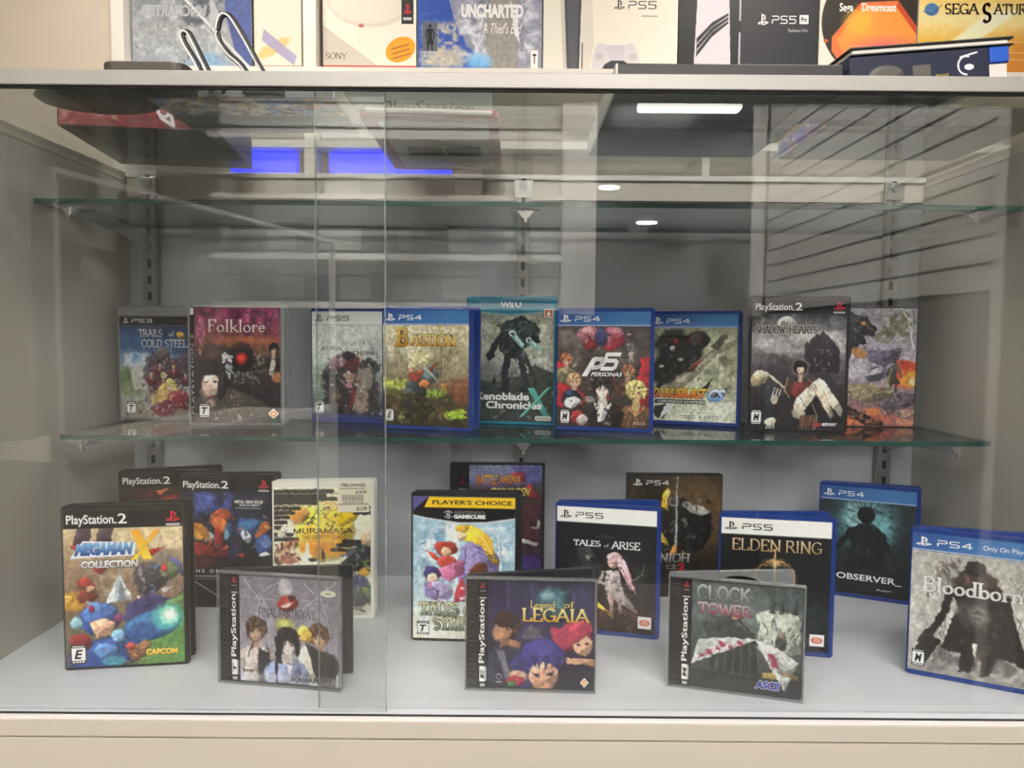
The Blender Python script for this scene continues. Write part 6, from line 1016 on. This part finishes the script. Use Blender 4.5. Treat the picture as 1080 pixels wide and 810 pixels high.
slab_flat(-.1, -.05, .1, .09, 0, .018, M['greyfilm'], 'tray', t, .006); a = Art(196, 62, '#8c8478'); a.sp(140, (0, 0, 100, 100), ['#e8c890', '#8ca8dc', '#e0d8cc', '#c08c6c', '#f4ece0', '#7c90c4', '#d8b080'], 1, 4, 4, .85).n(.25, 4, 3); o = a.make(t, -.098, -.05, .0, 'printed_strip', M['card']); o.rotation_euler = (R(-90), 0, 0); o.location = (-.098, -.048, -.0006)
MB().box(.0985, -.05, -.0002, .1005, .09, .019).build('pale_edge', M['paper'], t)
t = thing('game_console', 'cream console with red border lying on the glass top, seen from below', 'console', (-.1, 1.03, TZ+.002))
slab_flat(-.079, -.13, .082, .15, .002, .011, M['redp'], 'red_body', t, .01); slab_flat(-.06, -.115, .07, .13, 0, .003, M['cream'], 'base_plate', t, .006)
for x0, x1 in ((-.042, .004), (.01, .056)): slab_flat(x0, .0, x1, .05, -.0008, .0004, M['winp'], 'vent', t, .002)
MB().lathe([(.004, -.002), (.010, -.002), (.010, .001), (.004, .001)], .03, .1, n=20).build('foot', M['cream'], t); MB().tube([(-.07, -.1335, .0085), (0, -.1340, .0075), (.075, -.1335, .0055)], .0028, 8).build('pale_trim', M['cream'], t)
t = thing('cable_headband', 'two standing loops of black and white cable on the left of the cabinet top', 'cable', (-.3, .8, TZ))
def loop(pts, n=26):
    P = [Vector(p) for p in pts]; out = []
    for i in range(len(P)-1):
        p0, p1, p2, p3 = P[max(i-1, 0)], P[i], P[i+1], P[min(i+2, len(P)-1)]
        for k in range(6):
            s = k/6; out.append(.5*((2*p1)+(p2-p0)*s+(2*p0-5*p1+4*p2-p3)*s*s+(3*p1-p0-3*p2+p3)*s**3))
    return out+[P[-1]]
L1 = loop([(.036, .02, .001), (.018, .02, .03), (.002, .02, .045), (-.008, .02, .062), (-.005, .02, .081), (.004, .02, .083), (.016, .02, .066), (.036, .02, .03), (.052, .02, .002)])
L2 = loop([(-.013, .01, .002), (-.026, .01, .03), (-.038, .01, .05), (-.041, .01, .06), (-.035, .01, .062), (-.028, .01, .05), (-.014, .01, .022), (.0, .01, .002)])
for P in (L1, L2):
    MB().tube(P, .0029, 8).build('black_strand', M['cable_b'], t, True); MB().tube([p+Vector((-.0019, -.0021, .0002)) for p in P], .0011, 8).build('white_strand', M['cable_w'], t, True)
slab_flat(.02, .004, .06, .03, 0, .014, M['cable_b'], 'plug', t, .005)
t = thing('dark_board_box', 'large flat black box covering the glass top right of centre', 'box', (.23, .925, TZ))
slab_flat(-.128, -.145, .096, .145, 0, .0245, M['darkbox'], 'carton', t, .001); MB().box(-.1295, -.145, -.0004, -.1275, .145, .024).build('pale_edge', M['paper'], t)
a = Art(220, 6, '#a89c94'); a.cl('#c06044', (10, 0, 100, 100), 6, 3, .4, .3, .9); o = a.make(t, -.126, .1375, -.0004, 'printed_strip', M['card']); o.rotation_euler = (R(-90), 0, 0)
t = thing('picture_box', 'dark box with a violet and white printed side, right of the large black box', 'box', (.485, .995, TZ))
slab_flat(-.12, -.085, .12, .085, 0, .022, M['darkbox'], 'carton', t, .001)
a = Art(168, 20, '#8c88b0'); a.sp(40, (0, 0, 100, 100), ['#4c48c0', '#d8d8e0', '#a8686c', '#c8c4d4', '#3c3484'], 3, 9, 5, .9, 2, 0); o = a.make(t, -.1206, .084, .001, 'printed_side', M['card']); o.rotation_euler = (0, 0, R(-90))
# leaning stack at the right
t = thing('hardback_book', 'black hardback book with white page edges, topmost of the stack at the right', 'book', (.3335, .781, TZ+.0335), 0)
t.rotation_euler = (0, R(-5.5), R(3))
slab_flat(0, 0, .168, .128, .006, .008, M['cable_b'], 'front_board', t, .001); slab_flat(0, 0, .168, .128, 0, .0012, M['cable_b'], 'back_board', t, .001); slab_flat(.002, .002, .163, .126, .0012, .006, M['paper'], 'page_block', t, .001)
t = thing('flat_game_case', 'navy case with a pale swirl and a blue end lying under the black book', 'game case', (.334, .782, TZ+.0008), 0)
t.rotation_euler = (0, R(-5.5), R(3))
slab_flat(0, 0, .145, .125, 0, .0318, M['navy'], 'wrap', t, .002); slab_flat(.1452, 0, .166, .125, .016, .0318, M['bluecase'], 'blue_end', t, .002); slab_flat(.1452, .002, .164, .123, .001, .0158, M['paper'], 'tray_edge', t, .001)
a = Art(142, 30, '#1b2038', 1.6); a.b(26, 66, 13, 7, '#57554f', .95, .2).r(45, 40, 58, 80, '#5a564e').t('0205', 61, 74, 71, 92, '#8c8044', 'b', .03, part='small_lettering'); a.l([(84+6*math.cos(R(90+18*k)), 52+30*math.sin(R(90+18*k))) for k in range(12)], 1.6, '#e8ecf0').b(86, 58, 3.4, 2, '#e8ecf0', 1, .2).l([(80, 24), (92, 12)], 1.4, '#e8ecf0'); a.make(t, .001, -.0004, .001, 'printed_side', M['card'])

# ================================================================ light and camera
w = bpy.data.worlds.new('shop_air'); bpy.context.scene.world = w; w.use_nodes = True
w.node_tree.nodes['Background'].inputs[0].default_value = (1, .97, .93, 1); w.node_tree.nodes['Background'].inputs[1].default_value = .15
cam = bpy.data.cameras.new('camera'); co = bpy.data.objects.new('camera', cam); C.objects.link(co)
cam.sensor_width = 36; cam.lens = 36*811/1080; cam.clip_start = .01
pitch = math.atan(50/811); roll = R(.45)
Fv = Vector((0, math.cos(pitch), -math.sin(pitch))); U0 = Vector((0, math.sin(pitch), math.cos(pitch))); R0 = Vector((1, 0, 0))
Rv = R0*math.cos(roll)+U0*math.sin(roll); Uv = U0*math.cos(roll)-R0*math.sin(roll)
co.matrix_world = Matrix(((Rv.x, Uv.x, -Fv.x, 0), (Rv.y, Uv.y, -Fv.y, 0), (Rv.z, Uv.z, -Fv.z, CAMZ), (0, 0, 0, 1)))
sc = bpy.context.scene; sc.camera = co
vs = sc.view_settings; vs.view_transform = 'Standard'; vs.look = 'None'; vs.gamma = 1; vs.use_curve_mapping = False; vs.exposure = 0.55
sc.cycles.max_bounces = 14; sc.cycles.diffuse_bounces = 5; sc.cycles.glossy_bounces = 5; sc.cycles.transparent_max_bounces = 32
sc.cycles.use_denoising = True; sc.cycles.caustics_reflective = False
